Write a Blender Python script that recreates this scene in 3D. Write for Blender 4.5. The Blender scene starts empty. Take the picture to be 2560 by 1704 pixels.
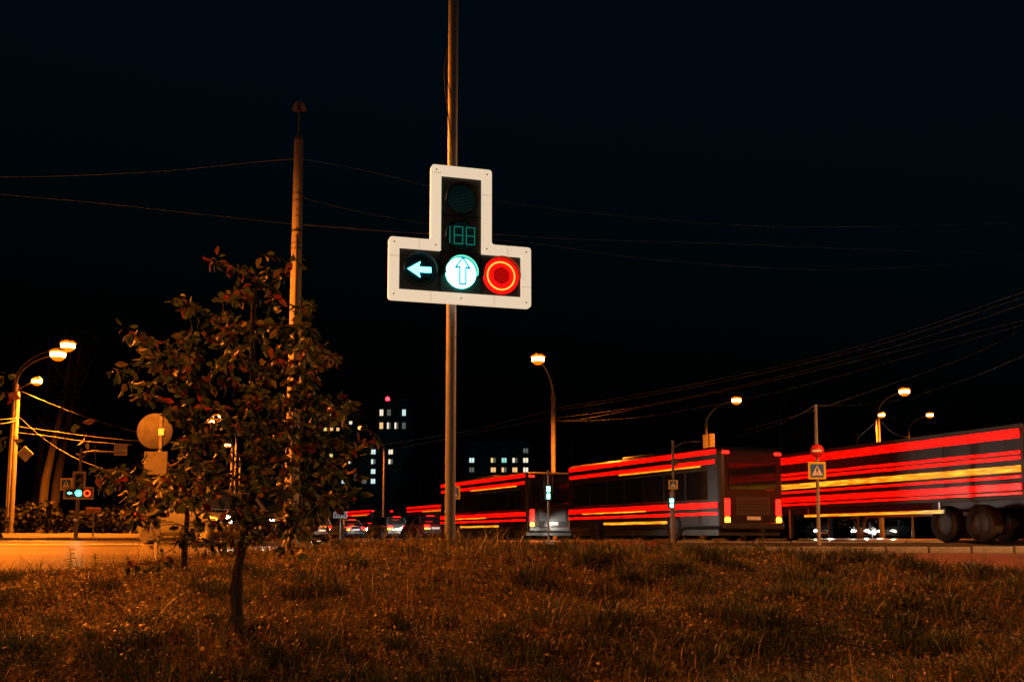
import bpy, bmesh, math, random
import numpy as np
from mathutils import Vector, Matrix
PI = math.pi
rnd = random.Random(11)
nrs = np.random.RandomState(5)
S = bpy.context.scene
C = S.collection

# ------------------------------------------------------------------ camera, sky, exposure
FPX, PITCH, V0 = 2489.0, math.radians(6.0), 1079.4          # focal length in photo pixels, tilt, row of the optical axis
cam = bpy.data.objects.new('camera', bpy.data.cameras.new('camera'))
C.objects.link(cam)
cam.location = (0, 0, 0)
cam.rotation_euler = (PI / 2 + PITCH, 0, 0)
cam.data.sensor_width = 36.0
cam.data.lens = 36.0 * FPX / 2560.0
cam.data.shift_y = (V0 - 852.0) / 2560.0
cam.data.clip_start, cam.data.clip_end = 0.05, 3000
S.camera = cam
W = bpy.data.worlds.new('World'); S.world = W; W.use_nodes = True
wn = W.node_tree
sky = wn.nodes.new('ShaderNodeTexSky'); sky.sky_type = 'NISHITA'; sky.sun_disc = False
sky.sun_elevation = math.radians(-4.0); sky.sun_rotation = math.radians(150); sky.air_density = 1.0; sky.dust_density = 0.6; sky.ozone_density = 3.0
tm = wn.nodes.new('ShaderNodeMix'); tm.data_type = 'RGBA'; tm.blend_type = 'MULTIPLY'; tm.inputs[0].default_value = 1.0
tm.inputs[7].default_value = (0.03, 0.85, 0.42, 1)                 # the photograph's white balance turns the night sky towards teal
wn.links.new(sky.outputs[0], tm.inputs[6]); wn.links.new(tm.outputs[2], wn.nodes['Background'].inputs[0])
wn.nodes['Background'].inputs[1].default_value = 0.6
S.view_settings.view_transform = 'Standard'; S.view_settings.look = 'None'
S.view_settings.exposure = 0.0; S.view_settings.gamma = 1.0; S.view_settings.use_curve_mapping = False
S.cycles.use_denoising = True
S.cycles.max_bounces = 5
S.cycles.sample_clamp_indirect = 4.0
SODIUM = (1.0, 0.205, 0.010)
PALE = (1.0, 0.36, 0.10)

# ------------------------------------------------------------------ helpers
_f = (0, math.cos(PITCH), math.sin(PITCH)); _u = (0, -math.sin(PITCH), math.cos(PITCH))
def at(px, py, Y):
    """world point at distance Y seen at photo pixel (px, py)"""
    a, b = (px - 1280) / FPX, (V0 - py) / FPX
    d = Vector((a, _f[1] + b * _u[1], _f[2] + b * _u[2]))
    return d * (Y / d.y)
def X_(px, Y): return at(px, 1341, Y).x

MATS = {}
def mat(name, col, rough=0.6, metal=0.0, emit=None, es=0.0, var=0.0, scale=6.0, bump=0.0, bscale=60.0, alpha=None, spec=None, trans=0.0, var_col=None, stretch=None):
    if name in MATS: return MATS[name]
    m = bpy.data.materials.new(name); m.use_nodes = True
    nt = m.node_tree; b = nt.nodes['Principled BSDF']
    b.inputs['Base Color'].default_value = (*col, 1); b.inputs['Roughness'].default_value = rough; b.inputs['Metallic'].default_value = metal
    if spec is not None: b.inputs['Specular IOR Level'].default_value = spec
    if trans: b.inputs['Transmission Weight'].default_value = trans
    if emit:
        b.inputs['Emission Color'].default_value = (*emit, 1); b.inputs['Emission Strength'].default_value = es
    if var or bump:
        tc = nt.nodes.new('ShaderNodeTexCoord'); mp = nt.nodes.new('ShaderNodeMapping')
        nt.links.new(tc.outputs['Object'], mp.inputs[0])
        if stretch: mp.inputs['Scale'].default_value = stretch
    if var:
        n = nt.nodes.new('ShaderNodeTexNoise'); n.inputs['Scale'].default_value = scale; n.inputs['Detail'].default_value = 6; n.inputs['Roughness'].default_value = 0.65
        r = nt.nodes.new('ShaderNodeValToRGB'); r.color_ramp.elements[0].position = 0.3; r.color_ramp.elements[1].position = 0.7
        lo = tuple(c * (1 - var) for c in col); hi = var_col or tuple(min(1, c * (1 + var)) for c in col)
        r.color_ramp.elements[0].color = (*lo, 1); r.color_ramp.elements[1].color = (*hi, 1)
        nt.links.new(mp.outputs[0], n.inputs['Vector']); nt.links.new(n.outputs[0], r.inputs[0]); nt.links.new(r.outputs[0], b.inputs['Base Color'])
    if bump:
        n2 = nt.nodes.new('ShaderNodeTexNoise'); n2.inputs['Scale'].default_value = bscale; n2.inputs['Detail'].default_value = 4
        bp = nt.nodes.new('ShaderNodeBump'); bp.inputs['Strength'].default_value = bump; bp.inputs['Distance'].default_value = 0.02
        nt.links.new(mp.outputs[0], n2.inputs['Vector']); nt.links.new(n2.outputs[0], bp.inputs['Height']); nt.links.new(bp.outputs[0], b.inputs['Normal'])
    MATS[name] = m
    return m

class MB:
    """collects shapes into one mesh"""
    def __init__(s): s.v = []; s.f = []; s.sm = []
    def add(s, v, f, smooth=False):
        o = len(s.v); s.v += [tuple(p) for p in v]; s.f += [tuple(i + o for i in q) for q in f]; s.sm += [smooth] * len(f); return s
    def box(s, c, d, R=None):
        hx, hy, hz = d[0] / 2, d[1] / 2, d[2] / 2
        P = [Vector((x * hx, y * hy, z * hz)) for z in (-1, 1) for x, y in ((-1, -1), (1, -1), (1, 1), (-1, 1))]
        if R: P = [R @ p for p in P]
        P = [p + Vector(c) for p in P]
        return s.add(P, [(3, 2, 1, 0), (4, 5, 6, 7), (0, 1, 5, 4), (1, 2, 6, 5), (2, 3, 7, 6), (3, 0, 4, 7)])
    def bbox(s, c, d, bev=0.02, seg=2, R=None):
        bm = bmesh.new(); bmesh.ops.create_cube(bm, size=1)
        for v in bm.verts: v.co = Vector((v.co.x * d[0], v.co.y * d[1], v.co.z * d[2]))
        bmesh.ops.bevel(bm, geom=bm.edges[:], offset=min(bev, min(d) * 0.45), segments=seg, affect='EDGES', profile=0.5)
        V = [v.co.copy() for v in bm.verts]; bm.verts.index_update()
        F = [[v.index for v in f.verts] for f in bm.faces]; bm.free()
        if R: V = [R @ p for p in V]
        return s.add([p + Vector(c) for p in V], F)
    def tube(s, pts, r, n=8, cap=True):
        pts = [Vector(p) for p in pts]; k = len(pts)
        rs = r if isinstance(r, (list, tuple)) else [r] * k
        V = []; nrm = None
        for i, p in enumerate(pts):
            t = (pts[min(i + 1, k - 1)] - pts[max(i - 1, 0)]).normalized()
            if nrm is None:
                nrm = t.orthogonal().normalized()
            nrm = (nrm - t * nrm.dot(t))
            nrm = nrm.normalized() if nrm.length > 1e-6 else t.orthogonal().normalized()
            b = t.cross(nrm)
            V += [p + (nrm * math.cos(a) + b * math.sin(a)) * rs[i] for a in (2 * PI * j / n for j in range(n))]
        F = [(i * n + j, i * n + (j + 1) % n, (i + 1) * n + (j + 1) % n, (i + 1) * n + j) for i in range(k - 1) for j in range(n)]
        s.add(V, F, True)
        if cap:
            s.add(V[:n], [tuple(range(n - 1, -1, -1))]); s.add(V[-n:], [tuple(range(n))])
        return s
    def lathe(s, prof, n=16, M=None, smooth=True):
        """profile [(r, h)] about local z"""
        V = [Vector((r * math.cos(2 * PI * j / n), r * math.sin(2 * PI * j / n), h)) for r, h in prof for j in range(n)]
        if M: V = [M @ p for p in V]
        F = [(i * n + j, i * n + (j + 1) % n, (i + 1) * n + (j + 1) % n, (i + 1) * n + j) for i in range(len(prof) - 1) for j in range(n)]
        return s.add(V, F, smooth)
    def prism(s, poly, t, M=None):
        """polygon in local xz, thickness t along local +y (front face at y=0)"""
        n = len(poly)
        V = [Vector((x, 0, z)) for x, z in poly] + [Vector((x, t, z)) for x, z in poly]
        if M: V = [M @ p for p in V]
        F = [tuple(range(n)), tuple(range(2 * n - 1, n - 1, -1))] + [(i + n, (i + 1) % n + n, (i + 1) % n, i) for i in range(n)]
        return s.add(V, F)
    def build(s, name, m, parent=None, loc=None):
        me = bpy.data.meshes.new(name); me.from_pydata(s.v, [], s.f)
        me.polygons.foreach_set('use_smooth', s.sm)
        if isinstance(m, str): m = MATS[m]
        me.materials.append(m); me.update()
        o = bpy.data.objects.new(name, me); C.objects.link(o)
        if parent: o.parent = parent
        if loc is not None: o.location = loc
        return o

def thing(name, label, cat, loc=(0, 0, 0), rz=0.0, group=None):
    o = bpy.data.objects.new(name, None); C.objects.link(o); o.empty_display_size = 0.2
    o.location = loc; o.rotation_euler = (0, 0, rz); o['label'] = label; o['category'] = cat
    if group: o['group'] = group
    return o
def tag(o, label, cat, group=None):
    o['label'] = label; o['category'] = cat
    if group: o['group'] = group
    return o
def kind(o, k): o['kind'] = k; return o
def dup(root, loc, rz, label, group=None):
    def cp(o, par):
        c = o.copy(); C.objects.link(c); c.parent = par
        for ch in o.children: cp(ch, c)
        return c
    r = cp(root, None); r.location = loc; r.rotation_euler = (0, 0, rz); r['label'] = label
    if group: r['group'] = group
    return r
def RX(a): return Matrix.Rotation(a, 4, 'X')
def TR(x, y, z): return Matrix.Translation((x, y, z))

# ------------------------------------------------------------------ materials
mat('asphalt', (0.058, 0.055, 0.052), 0.31, var=0.8, scale=2.2, bump=0.5, bscale=14, stretch=(.10, .9, 1))  # stretched tone streaks: road wear plus painted-in headlight streaks
mat('soil', (0.055, 0.042, 0.022), 0.95, var=0.5, scale=5, bump=0.6, bscale=20)
mat('verge', (0.022, 0.022, 0.010), 0.95, var=0.5, scale=2, bump=0.6, bscale=8)
mat('kerb_stone', (0.18, 0.175, 0.165), 0.8, var=0.3, scale=7, bump=0.4)
mat('line_paint', (0.62, 0.62, 0.60), 0.6, var=0.25, scale=5)
mat('concrete', (0.27, 0.255, 0.24), 0.85, var=0.25, scale=4, bump=0.5, bscale=25, stretch=(1, 1, 0.25))
mat('lamp_concrete', (0.17, 0.155, 0.14), 0.85, var=0.25, scale=4, bump=0.4, bscale=25)
mat('galvanised', (0.21, 0.22, 0.25), 0.45, 0.45, var=0.15, scale=9, bump=0.12, bscale=40)
mat('old_steel', (0.13, 0.12, 0.11), 0.55, 0.4, var=0.3, scale=6, bump=0.2)
mat('rust_plate', (0.34, 0.17, 0.08), 0.8, 0.2, var=0.35, scale=14, bump=0.4)
mat('black_plastic', (0.028, 0.029, 0.03), 0.4)
mat('signal_black', (0.075, 0.075, 0.075), 0.5)
mat('frame_plain', (0.3, 0.27, 0.22), 0.6)
mat('black_rubber', (0.015, 0.015, 0.016), 0.7)
mat('cable', (0.06, 0.06, 0.06), 0.5)
mat('cable_pale', (0.08, 0.08, 0.08), 0.6, 0.0)
mat('sign_back', (0.42, 0.41, 0.40), 0.6, 0.3, var=0.2, scale=8, bump=0.15)
mat('sign_back_dim', (0.07, 0.068, 0.07), 0.75, 0.0, var=0.35, scale=9, bump=0.2)  # darkened copy of sign_back, its colour offsets strong lamp light
mat('sign_white', (0.80, 0.80, 0.80), 0.5)
mat('sign_blue', (0.02, 0.14, 0.55), 0.45)
mat('sign_yellow', (0.75, 0.55, 0.03), 0.45)
mat('sign_red', (0.62, 0.02, 0.02), 0.45)
mat('sign_black', (0.01, 0.01, 0.01), 0.5)
mat('sodium_core', (0.9, 0.6, 0.3), 0.4, emit=(1.0, 0.27, 0.032), es=34)
def lens_mat():
    m = MATS['sodium_core']; nt = m.node_tree; b = nt.nodes['Principled BSDF']
    tc = nt.nodes.new('ShaderNodeTexCoord'); sx = nt.nodes.new('ShaderNodeSeparateXYZ'); r = nt.nodes.new('ShaderNodeValToRGB')
    e = r.color_ramp.elements; e[0].position = .26; e[0].color = (.050, .0065, .0, 1); e[1].position = .36; e[1].color = (1, .30, .06, 1)  # orange ends paint a halo around the bright middle of the lens
    n1 = e.new(.62); n1.color = (1, .30, .06, 1); n2 = e.new(.74); n2.color = (.050, .0065, .0, 1)
    nt.links.new(tc.outputs['Generated'], sx.inputs[0]); nt.links.new(sx.outputs[2], r.inputs[0]); nt.links.new(r.outputs[0], b.inputs['Emission Color'])
lens_mat()
mat('sodium_halo', (0.8, 0.5, 0.2), 0.3, emit=(1.0, 0.14, 0.0), es=1.5)  # glowing ring that paints the lamp's orange halo
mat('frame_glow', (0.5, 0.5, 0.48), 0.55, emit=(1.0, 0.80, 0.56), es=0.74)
mat('led_green', (0.1, 0.3, 0.3), 0.4, emit=(0.16, 1.0, 0.72), es=9.0)
mat('led_green_far', (0.1, 0.3, 0.3), 0.4, emit=(0.03, 1.0, 0.50), es=12.0)
mat('led_arrow', (0.1, 0.3, 0.3), 0.4, emit=(0.13, 0.92, 1.0), es=5.0)
mat('arrow_blue', (0.02, 0.12, 0.3), 0.5, emit=(0.015, 0.16, 0.5), es=1.0)
mat('led_dim', (0.01, 0.06, 0.07), 0.4, emit=(0.01, 0.16, 0.17), es=0.14)
mat('led_digit', (0.01, 0.1, 0.08), 0.4, emit=(0.01, 0.42, 0.28), es=0.55)
mat('led_red', (0.3, 0.01, 0.01), 0.4, emit=(1.0, 0.003, 0.003), es=1.6)
mat('led_red_dot', (0.4, 0.1, 0.01), 0.4, emit=(1.0, 0.17, 0.02), es=6.0)
mat('lens_dark', (0.006, 0.014, 0.016), 0.25)
mat('lens_red_dark', (0.05, 0.004, 0.004), 0.3, emit=(1, 0, 0), es=0.10)
mat('tail_red', (0.5, 0.01, 0.01), 0.25, emit=(1.0, 0.006, 0.003), es=9.0)
def streak_mat(name, base, dim, hot, strength):  # streaky glow imitating the light trails of moving traffic
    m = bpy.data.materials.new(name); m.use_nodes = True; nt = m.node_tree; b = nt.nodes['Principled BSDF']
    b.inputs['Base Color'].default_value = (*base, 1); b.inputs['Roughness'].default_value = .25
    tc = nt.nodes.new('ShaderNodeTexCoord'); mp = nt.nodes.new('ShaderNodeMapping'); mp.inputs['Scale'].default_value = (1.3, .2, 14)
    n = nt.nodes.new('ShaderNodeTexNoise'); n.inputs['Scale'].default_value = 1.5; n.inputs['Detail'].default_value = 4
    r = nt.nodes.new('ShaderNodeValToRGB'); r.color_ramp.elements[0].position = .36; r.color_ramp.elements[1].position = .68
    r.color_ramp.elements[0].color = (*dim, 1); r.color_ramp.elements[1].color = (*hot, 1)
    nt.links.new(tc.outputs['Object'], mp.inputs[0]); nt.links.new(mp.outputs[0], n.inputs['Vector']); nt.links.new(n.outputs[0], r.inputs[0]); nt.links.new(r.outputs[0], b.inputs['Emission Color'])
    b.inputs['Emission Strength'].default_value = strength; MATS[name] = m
streak_mat('streak_red', (.4, .01, .01), (.28, .0, .0), (1.0, .003, .0005), 3.2)
streak_mat('streak_amber', (.5, .2, .01), (.45, .09, .0), (1.0, .40, .02), 1.9)
mat('streak_red_plain', (0.5, 0.01, 0.01), 0.25, emit=(1.0, 0.002, 0.001), es=3.2)
mat('streak_amber_plain', (0.6, 0.25, 0.01), 0.25, emit=(1.0, 0.33, 0.004), es=1.8)
mat('lamp_amber', (0.6, 0.25, 0.01), 0.25, emit=(1.0, 0.40, 0.02), es=9.0)
mat('head_white', (0.9, 0.9, 0.9), 0.2, emit=(1.0, 0.86, 0.68), es=120.0)
mat('glass_dark', (0.012, 0.015, 0.018), 0.08, spec=0.6)
mat('tyre', (0.018, 0.018, 0.018), 0.8)
mat('alloy', (0.45, 0.45, 0.46), 0.35, 0.8)
mat('dark_rim', (0.05, 0.05, 0.05), 0.5)
mat('chrome', (0.6, 0.6, 0.6), 0.15, 1.0)
for nm, c in dict(white=(0.62, 0.62, 0.60), silver=(0.36, 0.37, 0.38), graphite=(0.06, 0.065, 0.07), navy=(0.02, 0.035, 0.09), maroon=(0.14, 0.015, 0.02), beige=(0.34, 0.28, 0.2), green=(0.03, 0.09, 0.06), dusk=(0.013, 0.012, 0.013)).items():
    mat('paint_' + nm, c, 0.28, 0.25 if nm in ('silver', 'graphite') else 0.0, var=0.08, scale=3, spec=0.6)  # dusk is near black so the added vehicles sink behind their streak strips
mat('tarpaulin', (0.014, 0.012, 0.014), 0.4, var=0.2, scale=3, bump=0.25, bscale=5)
mat('bark', (0.018, 0.014, 0.011), 0.95, var=0.5, scale=16, bump=1.0, bscale=35, stretch=(1, 1, 0.3))
mat('pale_bark', (0.026, 0.02, 0.016), 0.9, var=0.5, scale=6, bump=0.6, bscale=14, stretch=(1, 1, 0.3))
mat('facade', (0.16, 0.17, 0.18), 0.9, var=0.15, scale=0.4)
mat('facade_grey', (0.11, 0.12, 0.13), 0.9, var=0.15, scale=0.4)
mat('win_dark', (0.01, 0.012, 0.015), 0.1)
mat('win_frame', (0.3, 0.3, 0.3), 0.6)
for nm, c, e in (('warm', (1.0, 0.55, 0.22), 1.1), ('yellow', (1.0, 0.72, 0.22), 1.0), ('cool', (0.72, 0.95, 0.9), 1.0), ('pale', (1.0, 0.84, 0.62), 1.1), ('dim', (0.4, 0.42, 0.36), 0.25), ('teal', (0.35, 0.9, 0.75), 0.9)):
    mat('lit_' + nm, (0.3, 0.3, 0.3), 0.5, emit=c, es=e)
mat('lamp_redtop', (0.5, 0, 0), 0.4, emit=(1, 0.02, 0.03), es=9)

def leaf_mat(name, col, tr=0.35):
    m = bpy.data.materials.new(name); m.use_nodes = True; nt = m.node_tree; b = nt.nodes['Principled BSDF']
    n = nt.nodes.new('ShaderNodeTexNoise'); n.inputs['Scale'].default_value = 30; tc = nt.nodes.new('ShaderNodeTexCoord')
    r = nt.nodes.new('ShaderNodeValToRGB'); r.color_ramp.elements[0].position = 0.3; r.color_ramp.elements[1].position = 0.75
    r.color_ramp.elements[0].color = (*[c * 0.6 for c in col], 1); r.color_ramp.elements[1].color = (*[c * 1.35 for c in col], 1)
    nt.links.new(tc.outputs['Object'], n.inputs['Vector']); nt.links.new(n.outputs[0], r.inputs[0]); nt.links.new(r.outputs[0], b.inputs['Base Color'])
    b.inputs['Roughness'].default_value = 0.55; b.inputs['Specular IOR Level'].default_value = 0.3
    t = nt.nodes.new('ShaderNodeBsdfTranslucent'); nt.links.new(r.outputs[0], t.inputs[0])
    mx = nt.nodes.new('ShaderNodeMixShader'); mx.inputs[0].default_value = tr
    nt.links.new(b.outputs[0], mx.inputs[1]); nt.links.new(t.outputs[0], mx.inputs[2]); nt.links.new(mx.outputs[0], nt.nodes['Material Output'].inputs[0])
    MATS[name] = m; return m
LEAFM = [leaf_mat('leaf_green', (0.055, 0.085, 0.025)), leaf_mat('leaf_dark', (0.035, 0.055, 0.02)), leaf_mat('leaf_olive', (0.11, 0.10, 0.025)),
         leaf_mat('leaf_rust', (0.14, 0.055, 0.02)), leaf_mat('leaf_red', (0.20, 0.03, 0.015))]
leaf_mat('far_foliage', (0.004, 0.005, 0.0025), 0.05).node_tree.nodes['Principled BSDF'].inputs['Specular IOR Level'].default_value = 0.08

def tint_mat(name, tr=0.25, rough=0.6):
    """plant material whose colour is the random tint of each blade (colour attribute 'tint')"""
    m = bpy.data.materials.new(name); m.use_nodes = True; nt = m.node_tree; b = nt.nodes['Principled BSDF']
    a = nt.nodes.new('ShaderNodeVertexColor'); a.layer_name = 'tint'
    nt.links.new(a.outputs[0], b.inputs['Base Color']); b.inputs['Roughness'].default_value = rough
    t = nt.nodes.new('ShaderNodeBsdfTranslucent'); nt.links.new(a.outputs[0], t.inputs[0])
    mx = nt.nodes.new('ShaderNodeMixShader'); mx.inputs[0].default_value = tr
    nt.links.new(b.outputs[0], mx.inputs[1]); nt.links.new(t.outputs[0], mx.inputs[2]); nt.links.new(mx.outputs[0], nt.nodes['Material Output'].inputs[0])
    MATS[name] = m; return m
tint_mat('grass_blades')

# ------------------------------------------------------------------ terrain
_cx = [-30, -8, -5.1, -4.1, -2.9, -1.5, -0.6, 0.9, 2.9, 3.7, 5.1, 9, 30]
_cz = [-0.52, -0.48, -0.42, -0.37, -0.22, -0.13, -0.10, -0.16, -0.22, -0.31, -0.46, -0.52, -0.55]
_ry = [9, 13, 18, 22, 26, 30, 40, 60, 90, 150, 300, 1500]
_rz = [-0.58, -0.56, -0.46, -0.37, -0.22, -0.15, -0.15, -0.14, -0.15, -0.17, -0.22, -0.4]
def road_z(Y): return np.interp(Y, _ry, _rz)
def bumps(X, Y):
    return (0.035 * np.sin(1.7 * X + 0.6 * Y + 1) * np.sin(1.1 * Y - 0.5 * X) + 0.022 * np.sin(3.9 * X - 1.3 * Y) * np.sin(3.1 * Y + 0.9 * X + 2)
            + 0.016 * np.sin(8.3 * X + 2.1 * Y) * np.sin(7.1 * Y - 3 * X)
            + 0.08 * np.sin(3.3 * (Y - 0.28 * X) + 0.7 * np.sin(0.9 * X + 1)))
def ground_z(X, Y):
    X = np.asarray(X, float); Y = np.asarray(Y, float)
    c = np.interp(X, _cx, _cz)
    t = np.clip((Y - 2.5) / 7.5, 0, 1); sm = t * t * (3 - 2 * t)
    front = -0.98 + (c + 0.98) * sm
    t2 = np.clip((Y - 10.2) / 3.2, 0, 1); s2 = t2 * t2 * (3 - 2 * t2)
    back = c + (road_z(Y) - c) * s2
    z = np.where(Y < 10, front, back)
    fade = np.clip((14 - Y) / 4, 0, 1)
    fr = np.clip((10.5 - Y) / 2.0, 0.25, 1)
    return z + bumps(X, Y) * fade * fr

def grid_mesh(name, xs, ys, zf, m, smooth=True):
    Xg, Yg = np.meshgrid(xs, ys); Zg = zf(Xg, Yg)
    co = np.stack([Xg, Yg, Zg], -1).reshape(-1, 3).astype(np.float32)
    nx, ny = len(xs), len(ys)
    i = (np.arange(ny - 1)[:, None] * nx + np.arange(nx - 1)[None]).reshape(-1)
    F = np.stack([i, i + 1, i + nx + 1, i + nx], 1)
    me = bpy.data.meshes.new(name); me.from_pydata(co.tolist(), [], F.tolist())
    me.polygons.foreach_set('use_smooth', [smooth] * len(me.polygons)); me.materials.append(MATS[m]); me.update()
    o = bpy.data.objects.new(name, me); C.objects.link(o); return o
xs = np.concatenate([np.linspace(-900, -60, 8), np.linspace(-40, -12, 9), np.arange(-10, 10.01, 0.16), np.linspace(12, 40, 9), np.linspace(60, 900, 8)])
ys = np.concatenate([np.linspace(-60, -4, 8), np.arange(-2, 14.4, 0.16), np.linspace(16, 60, 20), np.linspace(80, 400, 12), [700, 1400]])
def gz(X, Y):
    z = ground_z(X, Y)
    return np.where(Y > 14.3, z - 0.06, z)
kind(grid_mesh('ground', xs, ys, gz, 'soil'), 'structure')
kind(grid_mesh('road', np.linspace(-90, 90, 61), np.concatenate([np.linspace(14.2, 46, 40), np.linspace(50, 320, 30)]), lambda X, Y: road_z(Y) + 0.0 * X, 'asphalt'), 'structure')

# grass verges beyond the road (banks), kept as sheets above the asphalt with a kerb in front
def verge(name, poly_x, y0, y1, h):
    xs = np.linspace(poly_x[0], poly_x[1], 24); ys = np.linspace(y0, y1, 12)
    def zf(X, Y):
        t = np.clip((Y - y0) / 4, 0, 1)
        return road_z(Y) + 0.11 + h * t * t + 0.05 * np.sin(X * 1.3) * np.sin(Y) * t
    return kind(grid_mesh(name, xs, ys, zf, 'verge'), 'structure')
verge('verge', (-85, -13.5), 40.2, 75, 0.2)

def kerb(a, b, n, name='kerb', h=0.13, wdt=0.18):
    root = bpy.data.objects.new(name, None); C.objects.link(root); kind(root, 'structure')
    a, b = Vector(a), Vector(b); L = (b - a).length / n; ang = math.atan2(b.y - a.y, b.x - a.x)
    me = None
    for i in range(n):
        p = a.lerp(b, (i + 0.5) / n)
        if me is None:
            o = MB().bbox((0, 0, 0), (L - 0.03, wdt, h + 0.1), 0.02, 1).build('kerbstone', 'kerb_stone', root); me = o.data
        else:
            o = bpy.data.objects.new('kerbstone', me); C.objects.link(o); o.parent = root
        o.location = (p.x, p.y, float(road_z(p.y)) + h / 2 - 0.05 + rnd.uniform(-0.012, 0.012)); o.rotation_euler = (rnd.uniform(-.02, .02), 0, ang + rnd.uniform(-.012, .012))
    return root
kerb((-40, 40.0, 0), (-13.5, 40.0, 0), 26)
kerb((3.6, 22.6, 0), (13.2, 22.6, 0), 10)
kerb((4.2, 25.6, 0), (11.0, 25.6, 0), 7)
# traffic island between its two kerbs
kind(grid_mesh('traffic_island', np.linspace(3.7, 11.5, 20), np.linspace(22.7, 25.5, 8), lambda X, Y: road_z(Y) + 0.09 + 0.01 * np.sin(5 * X) * np.sin(6 * Y), 'verge'), 'structure')

def mark(x0, y0, x1, y1, w):
    a, b = Vector((x0, y0, 0)), Vector((x1, y1, 0)); d = (b - a).normalized(); n = Vector((-d.y, d.x, 0)) * w / 2
    P = [a - n, b - n, b + n, a + n]
    for p in P: p.z = float(road_z(p.y)) + 0.005
    return P
mb = MB()
for k in range(9):
    s = k * 8.0
    mb.add(mark(10.6 - .40 * s, 26.5 + .917 * s, 10.6 - .40 * (s + 3), 26.5 + .917 * (s + 3), 0.14), [(0, 1, 2, 3)])
kind(mb.build('lane_marking', 'line_paint'), 'structure')
mb = MB()
for k in range(8):
    mb.add(mark(-26 + k * 1.1, 36.2, -26 + k * 1.1, 39.2, 0.5), [(0, 1, 2, 3)])
kind(mb.build('crosswalk', 'line_paint'), 'structure')
mb = MB(); mb.add(mark(-40, 27.2, 2, 27.2, 0.14), [(0, 1, 2, 3)]); kind(mb.build('edge_line', 'line_paint'), 'structure')

# ------------------------------------------------------------------ street lamps
def lamp_light(parent, loc, power, col=SODIUM, angle=155, blend=0.6):
    L = bpy.data.lights.new('lamp_light', 'SPOT'); L.energy = power; L.color = col; L.spot_size = math.radians(angle); L.spot_blend = 0.9 if angle < 150 else 0.5; L.shadow_soft_size = 0.18
    o = bpy.data.objects.new('lamp_light', L); C.objects.link(o); o.parent = parent; o.location = loc; return o
LAMP_P = 15000
def lamp_head(root, p, d, power, size=0.5, col=SODIUM, angle=136):
    """luminaire at p, its long axis along the horizontal direction d"""
    d = Vector((d[0], d[1], 0)).normalized(); n = Vector((-d.y, d.x, 0)); M = Matrix((d, n, Vector((0, 0, 1)))).transposed().to_4x4(); M.translation = p
    h = MB(); s = size * 1.22
    prof = [(-0.55, .04, .05), (-0.4, .12, .10), (0, .17, .13), (0.4, .16, .10), (0.55, .08, .04)]
    V = []; n_ = 8
    for x, w, z in prof:
        V += [M @ Vector((x * s * 1.1, w * s * 1.3 * math.cos(PI * j / (n_ - 1)), .08 + z * s * 1.4 * math.sin(PI * j / (n_ - 1)))) for j in range(n_)]
    F = [(i * n_ + j, i * n_ + j + 1, (i + 1) * n_ + j + 1, (i + 1) * n_ + j) for i in range(4) for j in range(n_ - 1)]
    h.add(V, F, True); hd = h.build('lamp_head', 'old_steel', root)
    R = MB().lathe([(s * .44, s * .16), (s * .55, s * .06), (s * .55, .0)], 14, M).build('lamp_halo_ring', 'sodium_halo', hd)
    MB().lathe([(s * .30, s * .22), (s * .43, s * .10), (s * .5, -s * .12), (s * .46, -s * .32), (s * .36, -s * .46), (s * .2, -s * .56), (0.001, -s * .58)], 14, M).build('lamp_lens', 'sodium_core', hd)
    lamp_light(root, Vector(p) - Vector((0, 0, s * .58 + .1)), power, col, angle)
def street_lamp(label, pole_px, Y, top_py, heads, base_py=None, r=0.09, power=LAMP_P, size=0.5, material='old_steel', cone=True, lean=0.0):
    """heads: [(px, py, Y)]"""
    top = at(pole_px, top_py, Y); bz = float(road_z(Y)) + .05
    base = Vector((top.x - lean, Y, bz))
    root = thing('street_lamp', label, 'street lamp', base, group='sodium street lamps around the junction')
    top = top - base
    MB().tube([(0, 0, 0), Vector(top) * 0.35, top], [r * 1.25, r * 1.15, r], 10).build('pole', material, root)
    MB().tube([(0, 0, 0), (0, 0, .5)], r * 1.6, 10).build('base_sleeve', material, root)
    if cone: MB().lathe([(r, 0), (r * 1.25, .06), (r * .8, .35), (r * .35, .7), (r * .3, .8)], 10, Matrix.Translation(top)).build('pole_cap', material, root)
    for hx, hy, hY in heads:
        e = at(hx, hy, hY) - base
        d = e - top; rise = max(d.z, .2)
        pts = [top + Vector((d.x * f(t), d.y * f(t), rise * g(t))) for t in [k / 10 for k in range(11)] for f, g in [(lambda t: t ** 1.9, lambda t: 1 - (1 - t) ** 1.9)]]
        pts[-1] = e + Vector((0, 0, .1))
        MB().tube(pts, r * .42, 7).build('arm', material, root)
        lamp_head(root, e + Vector((0, 0, .1)), (d.x, d.y), power, size)
    return root
street_lamp('tall arched street lamp at left, lower of its two brightest lights', 41, 47.0, 960, [(145, 886, 45.5)], r=.12, power=LAMP_P * 3.0, size=.56, cone=False)
street_lamp('twin arched street lamp whose light is just above and behind the brightest left lamp', 37, 49.5, 955, [(170, 864, 47)], r=.11, power=LAMP_P * .7, size=.54, cone=False)
street_lamp('short armed street lamp hanging lower on the pole by the diamond sign', 45, 46, 980, [(92, 955, 45)], r=.10, power=LAMP_P * .6, size=.36, cone=False)
street_lamp('street lamp on the concrete post right of the main traffic light', 1383, 50, 1000, [(1345, 898, 46)], r=.11, power=LAMP_P * 1.4, size=.5, material='lamp_concrete')
street_lamp('street lamp above the post with two square sign backs', 1765, 66, 1065, [(1841, 1001, 64)], r=.10, power=LAMP_P * .6, size=.5)
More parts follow.
